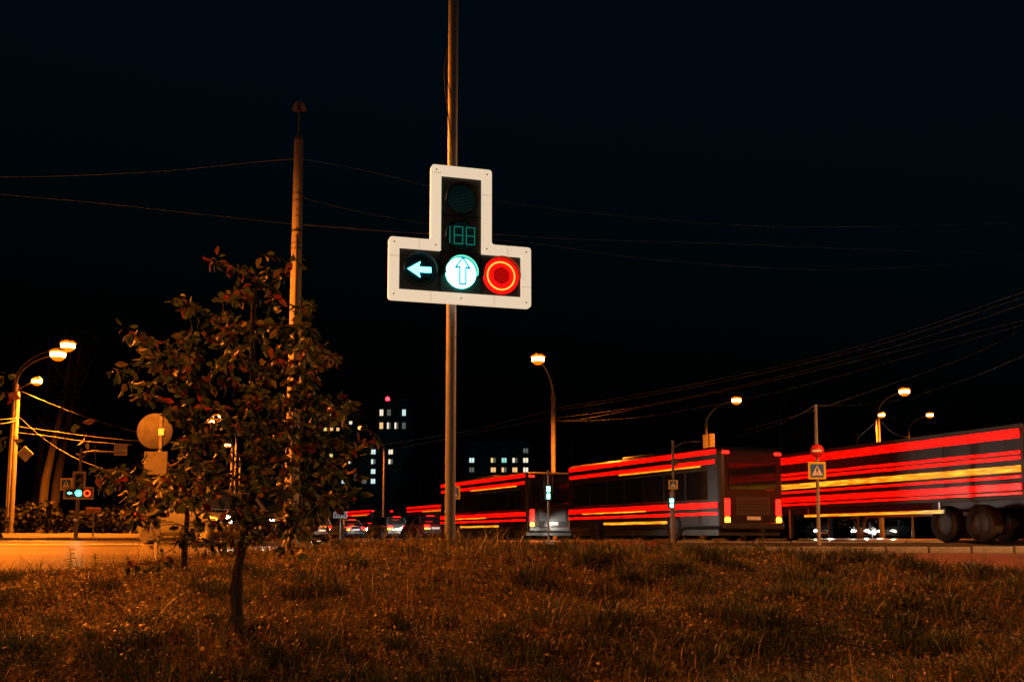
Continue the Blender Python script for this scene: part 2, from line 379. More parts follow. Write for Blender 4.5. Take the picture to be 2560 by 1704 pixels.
street_lamp('large bright street lamp on the thin post with a small lower lamp', 2196, 61, 1035, [(2261, 979, 59)], r=.07, power=LAMP_P * 1.5, size=.5, cone=False)
street_lamp('small low lamp fixed close to its thin post', 2190, 60, 1052, [(2204, 1039, 59.4)], r=.05, power=LAMP_P * .3, size=.3, cone=False)
street_lamp('small far street lamp on the rightmost thin post', 2272, 75, 1078, [(2325, 1038, 73)], r=.07, power=LAMP_P * .8, size=.4, cone=False)
street_lamp('farther pair lamp shining through the sapling crown, upper of the two together', 590, 76, 1110, [(542, 1042, 74)], r=.08, power=LAMP_P * .8, size=.42, cone=False)
street_lamp('farther pair lamp shining through the sapling crown, lower of the two together', 580, 77, 1118, [(527, 1054, 74.5)], r=.08, power=LAMP_P * .8, size=.42, cone=False)
street_lamp('distant street lamp shining alone through the middle of the sapling', 600, 98, 1160, [(569, 1112, 97)], r=.09, power=LAMP_P * .8, size=.5, cone=False)
street_lamp('most distant street lamp, lowest light seen through the sapling', 580, 128, 1200, [(551, 1166, 127)], r=.1, power=LAMP_P * .8, size=.6, cone=False)
street_lamp('street lamp curving towards the sapling in front of the apartment tower', 960, 83, 1140, [(901, 1070, 81)], r=.08, power=LAMP_P * .8, size=.34)
# lamps of the road behind and beside the camera (they light the grass, the sapling and the sign backs; the one over the left road is added)
def near_lamp(label, base, top_h, arm, power, col=SODIUM, angle=174):
    base = Vector(base); root = thing('street_lamp', label, 'street lamp', base, group='sodium street lamps around the junction')
    MB().tube([(0, 0, 0), (0, 0, top_h)], [.12, .08], 10).build('pole', 'old_steel', root)
    MB().tube([(0, 0, top_h - .05), (arm[0] * .3, arm[1] * .3, top_h + .5), (arm[0], arm[1], top_h + .6)], .04, 7).build('arm', 'old_steel', root)
    lamp_head(root, Vector((arm[0], arm[1], top_h + .6)), arm, power, .5, col, angle)
near_lamp('street lamp behind the photographer, out of view', (-11.5, -3.5, -.98), 8.0, (1.6, .6), 4500, PALE)
near_lamp('street lamp beside the left road, out of view', (-10.6, 10.8, -.5), 7.2, (1.4, .4), 20000)
near_lamp('added lamp brightening the left road, unseen just beyond the picture edge', (-18.5, 23.0, -.4), 8.0, (2.2, .3), 120000, SODIUM, 134)  # extra unseen lamp, added to brighten the left road
near_lamp('street lamp beside the right kerb, out of view', (17.0, 14.5, -.45), 8.0, (-1.4, .4), 11000, PALE)

# ------------------------------------------------------------------ main traffic light on its pole
PY = 9.7
px0 = X_(1125, PY); gz0 = float(ground_z(px0, PY)) - 0.03
root = thing('steel_post', 'tall round steel post carrying the big traffic light, cut by the top of the picture', 'post', (px0, PY, gz0))
ztop = at(1126, -120, PY).z - gz0
MB().tube([(0, 0, 0), (0, 0, ztop)], .0515, 28).build('pole', 'galvanised', root)
MB().tube([(0, 0, 2.42), (0, 0, 2.50)], .057, 24).build('collar', 'old_steel', root)
for sx, mt in ((-1, 'rust_plate'), (1, 'galvanised')):
    for ay in ((-.10,) if sx < 0 else (.06,)):
        P = [(sx * .05, .02, .18), (sx * .05, .02, 0), (sx * .17, ay, -.10), (sx * .15, ay, -.03)] if sx < 0 else [(.05, 0, .15), (.05, 0, 0), (.12, ay, 0), (.11, ay, .02)]
        V = [Vector(p) + Vector((0, -.006, 0)) for p in P] + [Vector(p) + Vector((0, .006, 0)) for p in P]
        MB().add(V, [(0, 1, 2, 3), (7, 6, 5, 4), (0, 4, 5, 1), (1, 5, 6, 2), (2, 6, 7, 3), (3, 7, 4, 0)]).build('stiffener', mt, root)
# wire looping round the pole, a thing that hangs on it
pts = []
for px_, py_, dy in [(1140, -40, -.02), (1136, 60, .03), (1118, 130, .045), (1112, 160, .02), (1111, 190, .0), (1113, 225, -.035), (1118, 265, -.054), (1123, 310, -.058), (1128, 350, -.056), (1133, 395, -.05), (1136, 425, -.048)]:
    pts.append(at(px_, py_, PY + dy))
tag(MB().tube(pts, .0055, 6).build('hanging_wire', 'black_rubber'), 'black wire twisting down the steel post above the traffic light', 'wire')

def ngon_round(poly, r, n=5):
    """round the corners of a polygon"""
    out = []; k = len(poly)
    for i in range(k):
        a, b, c = Vector(poly[i - 1]), Vector(poly[i]), Vector(poly[(i + 1) % k])
        d1, d2 = (a - b).normalized(), (c - b).normalized()
        p1, p2 = b + d1 * r, b + d2 * r
        for t in range(n + 1):
            t /= n
            out.append(tuple((1 - t) ** 2 * p1 + 2 * t * (1 - t) * b + t * t * p2))
    return out
def disc(mb, c, r, y, n=28, dome=0.0):
    V = [Vector((c[0], y - dome, c[1]))]; F = []
    rings = 4 if dome else 1
    for q in range(1, rings + 1):
        rr = r * q / rings; yy = y - dome * (1 - (q / rings) ** 2)
        V += [Vector((c[0] + rr * math.cos(2 * PI * j / n), yy, c[1] + rr * math.sin(2 * PI * j / n))) for j in range(n)]
    F += [(0, 1 + j, 1 + (j + 1) % n) for j in range(n)]
    for q in range(rings - 1):
        F += [(1 + q * n + j, 1 + (q + 1) * n + j, 1 + (q + 1) * n + (j + 1) % n, 1 + q * n + (j + 1) % n) for j in range(n)]
    mb.add(V, F, bool(dome)); return mb
def dots(mb, c, y, R, step, rad, skip=None):
    k = int(R / step) + 1
    for i in range(-k, k + 1):
        for j in range(-k, k + 1):
            x = (i + .5 * (j % 2)) * step; z = j * step * .87
            if x * x + z * z > R * R or (skip and skip(x, z)): continue
            p = Vector((c[0] + x, y, c[1] + z))
            mb.add([p + Vector((rad, 0, 0)), p + Vector((0, 0, rad)), p + Vector((-rad, 0, 0)), p + Vector((0, 0, -rad)), p + Vector((0, -rad, 0))], [(0, 1, 4), (1, 2, 4), (2, 3, 4), (3, 0, 4)])
    return mb
ARROW = [(-.125, 0), (.0, .078), (-.014, .026), (.105, .026), (.105, -.026), (-.014, -.026), (.0, -.078)]
def traffic_light(name, label, loc, rz, detail=True, s=1.0):
    """T shaped light: stem of two lamps above a row of three. local x right, z up, front towards -y. origin: middle lamp of the row"""
    t = thing(name, label, 'traffic light', loc, rz)
    SV, SH, HW = 0.368 * s, 0.405 * s, 0.205 * s         # lamp spacing up, sideways, half width of a cell
    bw = 0.10 * s
    xl, xr, zb, zt, zs = -SH - HW, SH + HW, -HW, 2 * SV + HW + .02 * s, HW
    inner = [(xl, zb), (xr, zb), (xr, zs), (HW, zs), (HW, zt), (-HW, zt), (-HW, zs), (xl, zs)]
    outer = [(xl - bw, zb - bw), (xr + bw, zb - bw), (xr + bw, zs + bw), (HW + bw, zs + bw), (HW + bw, zt + bw), (-HW - bw, zt + bw), (-HW - bw, zs + bw), (xl - bw, zs + bw)]
    n = 8
    ro = ngon_round(outer, .035 * s, 4); per = len(ro) // n
    fr = MB()
    # frame ring: front face strips between rounded outer and square inner outline, then outer and inner walls
    o = [Vector((x, 0, z)) for x, z in ro]; i_ = [Vector((x, 0, z)) for x, z in inner]
    V = o + i_ + [p + Vector((0, .07 * s, 0)) for p in o] + [p + Vector((0, .07 * s, 0)) for p in i_]
    no = len(o); F = []
    for k in range(n):
        a = [k * per + q for q in range(per)]; nxt = ((k + 1) % n) * per
        for q in range(per - 1): F.append((a[q], a[q + 1], no + k))
        F.append((a[-1], nxt, no + (k + 1) % n, no + k))
    B = no + n
    for k in range(no): F.append((k, k + B, (k + 1) % no + B, (k + 1) % no))
    for k in range(n): F.append((no + (k + 1) % n, no + (k + 1) % n + B, no + k + B, no + k))
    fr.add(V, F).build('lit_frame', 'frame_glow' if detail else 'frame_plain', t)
    if detail:
        for (ax, az, vert) in ((-HW - bw / 2, .98, 0), (HW + bw / 2, .80, 0), (-.42, zs + bw / 2, 1), (-.30, zb - bw / 2, 1), (.33, zb - bw / 2, 1), (.47, zs + bw / 2, 1), (xl - bw / 2, .12, 0), (xr + bw / 2, -.1, 0)):
            MB().box((ax, .0, az), ((.0025, .003, bw) if vert else (bw, .003, .0025))).build('frame_seam', 'sign_back', t)
    mb = MB().prism([(x * 1.0, z) for x, z in inner], .16 * s, TR(0, .035 * s, 0)); mb.build('housing', 'black_plastic', t)
    if detail:
        for (x0, z0, x1, z1) in ((-HW, zs + .0, HW, zs), (-HW, zs + SV, HW, zs + SV), (-HW, zb, -HW, zs), (HW, zb, HW, zs)):
            MB().box(((x0 + x1) / 2, .032 * s, (z0 + z1) / 2), (abs(x1 - x0) + .006, .008, abs(z1 - z0) + .006)).build('cell_seam', 'lens_dark', t)
    R = .150 * s
    cells = [('red', (SH, 0)), ('green', (0, 0)), ('arrow', (-SH, 0)), ('counter', (0, SV)), ('dark', (0, 2 * SV))]
    for st, c in cells:
        y = .034 * s
        rimM = TR(c[0], y, c[1]) @ RX(PI / 2)
        if st == 'green':
            L = disc(MB(), c, R * 1.02, y - .012, 36, .075 * s).build('lit_lens', 'led_green' if detail else 'led_green_far', t)
            if detail:
                ar = [(0, .135), (.072, .03), (.030, .038), (.030, -.125), (-.030, -.125), (-.030, .038), (-.072, .03)]
                m2 = MB()
                for q in range(7):
                    a, b = Vector(ar[q]), Vector(ar[(q + 1) % 7]); mid = (a + b) / 2; dd = b - a
                    m2.box((c[0] + mid.x * s, y - (.062 + .03 * (1 - (mid.length / .16) ** 2)) * s - .006, c[1] + mid.y * s), (dd.length * s + .010, .006, .016 * s), Matrix.Rotation(-math.atan2(dd.y, dd.x), 3, 'Y'))
                m2.build('arrow_outline', 'arrow_blue', L)
        elif st == 'arrow':
            L = disc(MB(), c, R, y - .008, 32, .02 * s).build('lens', 'lens_dark', t)
            MB().prism([(c[0] + x * s, c[1] + z * s) for x, z in ARROW], .01, TR(0, y - .042 * s, 0)).build('arrow', 'led_arrow', L)
            if detail:
                d = MB()
                for q in range(40):
                    a = 2 * PI * q / 40; dots(d, (c[0] + .14 * s * math.cos(a), c[1] + .14 * s * math.sin(a)), y - .016, .001, .01, .0042)
                kind(d.build('led_dots', 'led_dim', L), 'stuff')
        elif st == 'red':
            L = disc(MB(), c, R * 1.22, y - .008, 36, .02 * s).build('lit_lens', 'led_red', t)
            disc(MB(), c, R * .55, y - .034, 24, .004).build('lens_centre', 'lens_red_dark', L)
            d = MB()
            for q in range(40):
                a = 2 * PI * q / 40; p = Vector((c[0] + .138 * s * math.cos(a), y - .022, c[1] + .138 * s * math.sin(a)))
                d.lathe([(.001, .016), (.0065 * s, .008), (.0085 * s, 0), (.0085 * s, -.01)], 6, Matrix.Translation(p) @ RX(PI / 2))
            kind(d.build('led_ring', 'led_red_dot', L), 'stuff')
            if detail: kind(dots(MB(), c, y - .040, R * .5, .018, .005).build('led_dots', 'led_red', L), 'stuff')
        else:
            L = disc(MB(), c, R, y - .008, 32, .02 * s).build('lens', 'lens_dark', t)
            if detail:
                kind(dots(MB(), c, y - .034, R * .94, .017, .0046).build('led_dots', 'led_dim', L), 'stuff')
                if st == 'counter':
                    dg = MB(); w = .0045; yy = y - .042
                    def bar(x0, z0, x1, z1): dg.box((c[0] + (x0 + x1) / 2, yy, c[1] + (z0 + z1) / 2), (abs(x1 - x0) + w, .005, abs(z1 - z0) + w))
                    bar(-.118, -.085, -.118, .085)
                    for xo in (-.075, .045):
                        for z in (-.085, 0, .085): bar(xo, z, xo + .085, z)
                        bar(xo, -.085, xo, .085); bar(xo + .085, -.085, xo + .085, .085)
                    dg.build('digit', 'led_digit', L)
        if True:
            h = MB(); nn = 16                                   # short hood over the lens
            V = [Vector((c[0] + R * (1.24 if st == 'red' else 1.08) * math.cos(a), yy, c[1] + R * (1.24 if st == 'red' else 1.08) * math.sin(a))) for yy in (y, y - .085 * s) for a in (PI * (-.05 + 1.1 * k / nn) for k in range(nn + 1))]
            h.add(V, [(k, k + 1, nn + 2 + k, nn + 1 + k) for k in range(nn)], True)
            h.build('hood', 'signal_black', t)
    if detail:                                               # screws holding the lit frame
        for bx, bz in ((xl - bw / 2, zb - bw / 2), (xr + bw / 2, zb - bw / 2), (xl - bw / 2, zs + bw / 2), (xr + bw / 2, zs + bw / 2), (-HW - bw / 2, zt + bw / 2), (HW + bw / 2, zt + bw / 2), (-HW - bw / 2, zs + bw / 2), (HW + bw / 2, zs + bw / 2), (0, zb - bw / 2)):
            MB().lathe([(.008, 0), (.008, .003), (.001, .005)], 8, TR(bx, -.001, bz) @ RX(PI / 2)).build('screw', 'old_steel', t)
    # clamps to the pole
    for z in (-HW * .5, SV * 1.6): MB().box((-.08 * s, .13, z), (.12, .12, .05)).build('clamp', 'old_steel', t)
    return t
yaw = math.radians(16)
tl_c = at(1153.5, 681, PY - .22)
traffic_light('traffic_light', 'big T-shaped traffic light in a glowing white frame on the steel post', tl_c, yaw)

# ------------------------------------------------------------------ utility pole
UY = 16.0
ub = at(727, 1341, UY); ub.z = float(road_z(UY)) + .02
ut = at(747, 352, UY)
root = thing('utility_pole', 'tall concrete utility pole with a half round cap on a mast, behind the sapling', 'utility pole', ub)
tp = ut - ub
MB().tube([(0, 0, 0), tp * .5, tp], [.125, .098, .072], 12).build('pole', 'concrete', root)
dirv = tp.normalized()
MB().lathe([(.075, 0), (.075, .03), (.02, .16), (.016, .18)], 10, Matrix.Translation(tp)).build('pole_cap', 'old_steel', root)
mt = at(748.5, 272, UY) - ub
MB().tube([tp + Vector((0, 0, .1)), mt], .018, 8).build('mast', 'old_steel', root)
mb = MB(); n = 14
for y, sgn in ((-.03, 1), (.03, -1)):
    mb.add([mt + Vector((.118 * math.cos(PI * k / n), y, -.04 + .165 * math.sin(PI * k / n))) for k in range(n + 1)], [tuple(range(n + 1))])
V = [mt + Vector((.118 * math.cos(PI * k / n), y, -.04 + .165 * math.sin(PI * k / n))) for y in (-.03, .03) for k in range(n + 1)]
mb.add(V, [(k, k + 1, n + 2 + k, n + 1 + k) for k in range(n)], True)
cap = mb.build('half_round_cap', 'concrete', root)
MB().box(mt + Vector((0, -.034, .03)), (.05, .01, .13)).build('cap_clamp', 'black_plastic', cap)
for f_, m_ in ((.87, 'old_steel'), (.853, 'old_steel'), (.78, 'black_rubber'), (.75, 'old_steel'), (.738, 'old_steel'), (.55, 'old_steel'), (.4, 'old_steel')):
    c = tp * f_; rr = .125 + (.072 - .125) * f_ + .008
    MB().tube([c - dirv * .018, c + dirv * .018], rr, 12).build('band', m_, root)
for f_ in (.83, .815, .785, .765): MB().lathe([(.011, 0), (.011, .012), (.001, .013)], 6, Matrix.Translation(tp * f_ + Vector((.005, -.086, 0))) @ RX(PI / 2)).build('bolt', 'black_rubber', root)
MB().tube([tp * .77 + Vector((.02, -.09, 0)), tp * .7 + Vector((.025, -.096, 0)), tp * .5 + Vector((.02, -.11, 0)), tp * .2 + Vector((.03, -.125, 0)), (0.02, -.13, .1)], .012, 6).build('down_lead', 'black_rubber', root)

# ------------------------------------------------------------------ cables
def cable(label, pts, r=0.011, m='cable', name='overhead_cable'):
    P = [at(*p) for p in pts]; out = []
    for i in range(len(P) - 1):                         # Catmull-Rom through the given points
        a, b, c, d = P[max(i - 1, 0)], P[i], P[i + 1], P[min(i + 2, len(P) - 1)]
        for k in range(8):
            t = k / 8
            out.append(.5 * ((2 * b) + (c - a) * t + (2 * a - 5 * b + 4 * c - d) * t * t + (3 * b - 3 * c + d - a) * t ** 3))
    out.append(P[-1])
    return tag(MB().tube(out, r * .75, 5).build(name, m), label, 'cable', 'overhead cables')
cable('upper left cable running level to the top of the utility pole', [(-60, 443, 22), (150, 440, 21), (400, 428, 19), (640, 405, 16.6), (736, 397, 16)], .008, 'cable_pale')
cable('left cable sloping down behind the utility pole', [(-40, 482, 26), (250, 508, 26), (500, 535, 26), (745, 561, 26), (1000, 580, 26), (1250, 588, 26)], .009, 'cable_pale')
cable('cable leaving the utility pole top towards the traffic light', [(756, 398, 16), (830, 410, 17), (930, 430, 18), (1060, 462, 20), (1150, 486, 21), (1500, 535, 24), (2000, 567, 28), (2600, 556, 32)], .008, 'cable_pale')
cable('second cable from the utility pole passing behind the traffic light', [(752, 490, 16), (800, 506, 16.5), (1000, 548, 18), (1330, 592, 21), (1800, 608, 25), (2200, 624, 28), (2600, 637, 31)], .008, 'cable_pale')
cable('sagging cable low across the dark sky right of the traffic light', [(752, 560, 17), (1330, 608, 22), (1600, 645, 25), (1900, 668, 28), (2150, 672, 30), (2600, 648, 33)], .009, 'cable_pale')
cable('highest lit cable from the concrete lamp post rising to the right', [(1390, 1019, 50), (1560, 992, 46), (1860, 934, 38), (2200, 850, 31), (2600, 715, 25)], .017, 'cable_pale')
cable('cable just under the highest one on the concrete lamp post', [(1390, 1025, 50), (1560, 999, 46), (1860, 942, 38.4), (2200, 860, 31.4), (2600, 728, 25.4)], .016, 'cable_pale')
cable('third cable of the concrete lamp post, middle of the fan', [(1390, 1044, 50), (1560, 1022, 46), (1800, 975, 40), (2200, 876, 32), (2600, 746, 26)], .016, 'cable_pale')
cable('fourth cable of the concrete lamp post, crossing the third', [(1390, 1050, 50), (1450, 1048, 48.5), (1620, 1015, 44.5), (1900, 958, 38), (2600, 790, 27)], .015, 'cable_pale')
cable('lowest and slackest cable of the concrete lamp post', [(1390, 1053, 50.3), (1470, 1051, 48.5), (1600, 1042, 45.5), (1740, 1020, 42), (2000, 965, 37), (2600, 800, 28)], .014, 'cable_pale')
cable('lit cable from the concrete lamp post down to the left behind the steel post', [(1378, 1024, 50), (1250, 1058, 56), (1140, 1082, 62), (900, 1120, 80)], .018, 'cable_pale')
cable('lower cable from the concrete lamp post towards the far blocks', [(1378, 1046, 50), (1250, 1068, 56), (1130, 1094, 62), (900, 1138, 80)], .014)
cable('cable climbing past the no entry post to the picture edge', [(1860, 1076, 60), (2036, 1024, 54), (2240, 955, 48), (2420, 890, 43), (2600, 800, 38)], .017, 'cable_pale')
cable('rightmost cable rising steeply above the small far lamp', [(2272, 1000, 75), (2330, 975, 68), (2450, 935, 56), (2600, 870, 46)], .016, 'cable_pale')
cable('near level cable from the no entry post to the large right lamp', [(2039, 1013, 24.5), (2090, 1013, 30), (2160, 1010, 40), (2250, 1000, 55)], .009, 'cable_pale')
cable('cable pair falling left from the no entry post to the square sign backs', [(2036, 1013, 24.3), (1990, 1040, 32), (1930, 1066, 44), (1840, 1092, 60)], .012, 'cable_pale')
cable('short cable between the two thin posts at the far right', [(2144, 1096, 70), (2165, 1076, 66), (2192, 1052, 61)], .016, 'cable_pale')
cable('short sagging cable between the two rightmost lamp posts', [(2200, 1050, 61), (2225, 1076, 65), (2250, 1089, 70), (2272, 1092, 75)], .016, 'cable_pale')
cable('upper lit cable from the left lamp pole to behind the sapling', [(46, 1066, 46), (120, 1076, 44), (200, 1087, 42), (300, 1098, 40), (480, 1112, 36)], .016, 'cable_pale')
cable('lower lit cable pair line from the left lamp pole', [(46, 1081, 46), (110, 1088, 44), (200, 1101, 42), (330, 1112, 40)], .018, 'cable_pale')
cable('thin stray cable dropping from the left lamp pole past the diamond sign', [(48, 1042, 46), (110, 1096, 44), (180, 1140, 42), (260, 1172, 40), (330, 1192, 38)], .010)
cable('thin cable from the low left lamp towards the sapling', [(54, 978, 46), (150, 1018, 42), (270, 1060, 36), (420, 1100, 30)], .010)
cable('upper cable leaving the left edge for the lamp pole', [(-20, 1048, 40), (20, 1047, 44), (44, 1045, 46)], .016, 'cable_pale')
cable('lower cable leaving the left edge for the lamp pole', [(-20, 1062, 38), (20, 1056, 43), (46, 1048, 46)], .016, 'cable_pale')

# ------------------------------------------------------------------ signs
def post(root, h, r=.03, m='galvanised', lean=0):
    return MB().tube([(0, 0, 0), (lean, 0, h)], r, 8).build('post', m, root)
def crossing_panel(root, c, s, y=-.04, border=True):
    """pedestrian crossing sign, s = side of the blue panel"""
    x, z = c
    if border: MB().bbox((x, y + .012, z), (s * 1.38, .012, s * 1.36), .004, 1).build('yellow_board', 'sign_yellow', root)
    b = MB().box((x, y, z), (s, .008, s * 1.02)).build('blue_panel', 'sign_blue', root)
    MB().prism([(x - s * .42, z - s * .38), (x + s * .42, z - s * .38), (x, z + s * .42)], .003, TR(0, y - .008, 0)).build('white_triangle', 'sign_white', b)
    p = MB(); M = TR(0, y - .012, 0)
    def seg(x0, z0, x1, z1, w):
        d = Vector((x1 - x0, z1 - z0)); n = Vector((-d.y, d.x)).normalized() * w / 2
        p.prism([(x + (x0 + n.x) * s, z + (z0 + n.y) * s), (x + (x0 - n.x) * s, z + (z0 - n.y) * s), (x + (x1 - n.x) * s, z + (z1 - n.y) * s), (x + (x1 + n.x) * s, z + (z1 + n.y) * s)], .003, M)
    p.prism([(x + (.0 + .042 * math.cos(a)) * s, z + (.225 + .042 * math.sin(a)) * s) for a in (2 * PI * k / 8 for k in range(8))], .003, M)
    seg(.0, .18, -.01, -.02, .10); seg(.0, .15, .10, .03, .035); seg(-.01, .15, -.09, .02, .035)
    seg(-.01, .0, .07, -.13, .045); seg(.07, -.13, .10, -.25, .04); seg(-.02, .0, -.07, -.13, .045); seg(-.07, -.13, -.13, -.24, .04)
    p.build('walking_figure', 'sign_black', b)
    q = MB()
    for k in range(4): xx = -.27 + .155 * k; q.prism([(x + xx * s, z - .35 * s), (x + (xx + .07) * s, z - .35 * s), (x + (xx + .075) * s, z - .29 * s), (x + (xx + .005) * s, z - .29 * s)], .003, M)
    q.build('zebra_bars', 'sign_black', b)
# no entry post
Y = 24.0; b0 = Vector((X_(2047, Y), Y, float(road_z(Y)) + .09)); tp = at(2039, 1011, Y) - b0
root = thing('sign_post', 'wooden post with a round no entry sign', 'sign post', b0)
MB().tube([(0, 0, 0), tp * .5, tp], [.045, .042, .036], 9).build('post', 'concrete', root)
c = at(2041, 1127, Y) - b0
sgn = MB().lathe([(.001, .012), (.165, .012), (.165, 0), (.001, 0)], 28, TR(c.x, c.y - .06, c.z) @ RX(PI / 2)).build('no_entry_disc', 'sign_red', root)
MB().box((c.x, c.y - .076, c.z), (.225, .005, .05)).build('white_bar', 'sign_white', sgn)
c = at(2041, 1176, Y) - b0
rt = thing('crossing_sign', 'blue pedestrian crossing sign on a yellow board under the no entry sign', 'road sign', b0)
crossing_panel(rt, (c.x, c.z), .31, y=c.y - .06)
# crossing sign half hidden behind the steel post
Y = 30.0; b0 = Vector((X_(1134, Y), Y, float(road_z(Y))))
rt = thing('crossing_sign', 'blue pedestrian crossing sign half hidden behind the steel post', 'road sign', b0)
post(rt, 1.7, .025); c = at(1134, 1231, Y) - b0; crossing_panel(rt, (c.x, c.z), .29)
# far crossing sign with its bracket pole and pedestrian lamp
def ped_light(label, px, py, Y, hpx, frame=False):
    b0 = Vector((X_(px, Y), Y, float(road_z(Y)))); c = at(px, py, Y) - b0
    t = thing('pedestrian_light', label, 'pedestrian light', b0)
    post(t, c.z + (.75 if frame else .35), .035)
    h = hpx / FPX * Y
    MB().bbox((0, -.09, c.z), (.22, .10, h * 1.25), .015, 1).build('housing', 'black_plastic', t)
    for k, nm in ((.28, 'lit_count'), (-.28, 'lit_figure')):
        L = MB().bbox((0, -.145, c.z + k * h), (.11 if k > 0 else .10, .012, h * .42), .02, 1).build(nm, 'led_green', t)
    if frame:
        m = MB(); x0, x1, z0, z1 = -.14, .14, c.z - h * .1, c.z + h * 1.35
        for a, b in (((x0, z0), (x0, z1)), ((x1, z0), (x1, z1)), ((x0, z1), (x1, z1))): m.tube([(a[0], -.1, a[1]), (b[0], -.1, b[1])], .012, 6)
        m.build('upper_frame', 'old_steel', t)
    return t
ped_light('green pedestrian light with an empty frame above it, in front of the concrete lamp post', 1371, 1231, 33, 32, True)
ped_light('small green pedestrian light on the post under the far crossing sign', 1679, 1257, 29.6, 22)
Y = 30.0; b0 = Vector((X_(1684, Y), Y, float(road_z(Y)))); 
root = thing('bracket_pole', 'slim steel pole with a short side bracket near the bus rear', 'pole', b0)
tp = at(1682, 1101, Y) - b0
MB().tube([(0, 0, 0), tp], .04, 9).build('post', 'old_steel', root)
a0 = at(1684, 1118, Y) - b0; a1 = at(1722, 1104, Y) - b0; a2 = at(1752, 1103, Y) - b0
MB().tube([a0, a0.lerp(a1, .6) + Vector((0, 0, .04)), a1, a2], .016, 6).build('bracket', 'old_steel', root)
MB().bbox(at(1690, 1154, Y) - b0, (.10, .1, .22), .02, 1).build('junction_box', 'old_steel', root)
rt = thing('crossing_sign', 'small far pedestrian crossing sign on the slim pole with side bracket', 'road sign', b0)
c = at(1682, 1211, Y) - b0; crossing_panel(rt, (c.x, c.z), .20, y=c.y - .07)
# two square sign backs on the far lamp post
for k, (px_, py_, w_, h_) in enumerate(((1765, 1104, .42, .95), (1780, 1102, .36, 1.0))):
    o = MB().bbox((0, 0, 0), (w_, .03, h_), .01, 1).build('sign_board', 'sign_back_dim', None, at(px_, py_, 65.6 - .06 * k))
    tag(o, ('narrow sign seen from behind on the far lamp post, left of a pair', 'narrow sign seen from behind on the far lamp post, right of a pair')[k], 'road sign')
# far signs
def back_sign(label, px, py, Y, w, h, base=True, m='sign_back', cat='road sign', rot=0.0, r=.03):
    b0 = Vector((X_(px, Y), Y, float(road_z(Y)) + .05)); c = at(px, py, Y) - b0
    t = thing('road_sign', label, cat, b0)
    if base: post(t, c.z + h * .3, r)
    bd = MB().bbox((0, .05 if False else -.05, c.z), (w, .02, h), .008, 1, Matrix.Rotation(rot, 3, 'Y') if rot else None)
    bd.build('board', m, t)
    MB().box((0, -.066, c.z), (w * .06, .012, h * .9)).build('rail', 'old_steel', t)
    return t
back_sign('low wide sign on a short post seen from behind, right of the small traffic light', 232, 1275, 41, .60, .22, m='rust_plate')
back_sign('pale sign board on a thin far post between the trailer and the slim pole', 1845, 1266, 70, 1.05, .32)
# direction board with dark glyph columns in the distance
Y = 72.0; b0 = Vector((X_(850, Y), Y, float(road_z(Y)))); c = at(850, 1286, Y) - b0
t = thing('notice_board', 'small white notice board with blue figures beside the far traffic', 'notice board', b0)
post(t, c.z, .04); bd = MB().bbox((0, -.06, c.z), (.98, .03, .48), .01, 1).build('board', 'sign_white', t)
m = MB()
for k in range(5):
    xx = -.37 + .185 * k; m.box((xx, -.078, c.z + .03 * ((k % 2) * 2 - 1)), (.085, .006, .27)); m.box((xx + .045, -.078, c.z - .12), (.05, .006, .1))
m.build('blue_figures', 'sign_blue', bd)
# round sign with plates, seen from behind, left
Y = 17.0; b0 = Vector((X_(392, Y), Y, float(road_z(Y)) + .02)); c = at(390, 1078, Y) - b0
t = thing('round_sign', 'round sign with stacked plates on a strapped post, seen from behind the sapling leaves', 'road sign', b0)
post(t, c.z + .28, .035, 'concrete')
MB().lathe([(.001, .015), (.30, .015), (.31, .0), (.001, 0)], 32, TR(c.x - .0, -.05, c.z) @ RX(PI / 2)).build('disc', 'sign_back_dim', t)
MB().box((.03, -.075, c.z), (.05, .02, .6)).build('strap', 'old_steel', t)
MB().bbox((.04, -.08, c.z - .02), (.10, .03, .12), .01, 1).build('clamp', 'sign_white', t)
for k, (px_, py_, w_, h_) in enumerate(((392, 1158, .40, .40), (386, 1222, .36, .38), (380, 1305, .34, .62))):
    cc = at(px_, py_, Y) - b0
    MB().bbox((cc.x, -.055, cc.z), (w_, .02, h_), .01, 1).build('plate', 'sign_back_dim', t)
# left signal mast with arm, boards, small T light
Y = 40.3; b0 = Vector((X_(189, Y), Y, float(road_z(Y)) + .12)); tp = at(204, 1120, Y) - b0
root = thing('signal_mast', 'orange lit mast with a long side arm beside the left road', 'mast', b0)
MB().tube([(0, 0, 0), tp * .5, tp], [.085, .075, .06], 10).build('post', 'old_steel', root)
a0 = at(204, 1133, Y) - b0; a1 = at(230, 1127, Y) - b0; a2 = at(303, 1131, Y) - b0
MB().tube([a0, a1, a2], .038, 7).build('arm', 'old_steel', root)
MB().tube([at(206, 1146, Y) - b0, at(216, 1132, Y) - b0], .03, 6).build('brace', 'old_steel', root)
MB().tube([at(204, 1139, Y) - b0, at(190, 1134, Y) - b0], .03, 6).build('brace', 'old_steel', root)
MB().bbox(at(191, 1299, Y) - b0 + Vector((0, -.08, 0)), (.16, .08, .10), .01, 1).build('junction_box', 'sign_white', root)
bd = tag(MB().bbox((0, 0, 0), (.54, .03, .42), .01, 1).build('sign_board', 'sign_back', None, at(302, 1125, Y - .1)), 'square sign seen from behind at the end of the left mast arm', 'road sign')
for k in (-.1, .1): MB().box((0, -.022, k), (.5, .012, .03)).build('rail', 'old_steel', bd)
traffic_light('traffic_light', 'small distant T-shaped traffic light with green lit lamp on the left mast', at(196, 1232, Y - .35), math.radians(8), False, .82)
rt = thing('crossing_sign', 'tilted pedestrian crossing sign on yellow board beside the left traffic light', 'road sign', b0)
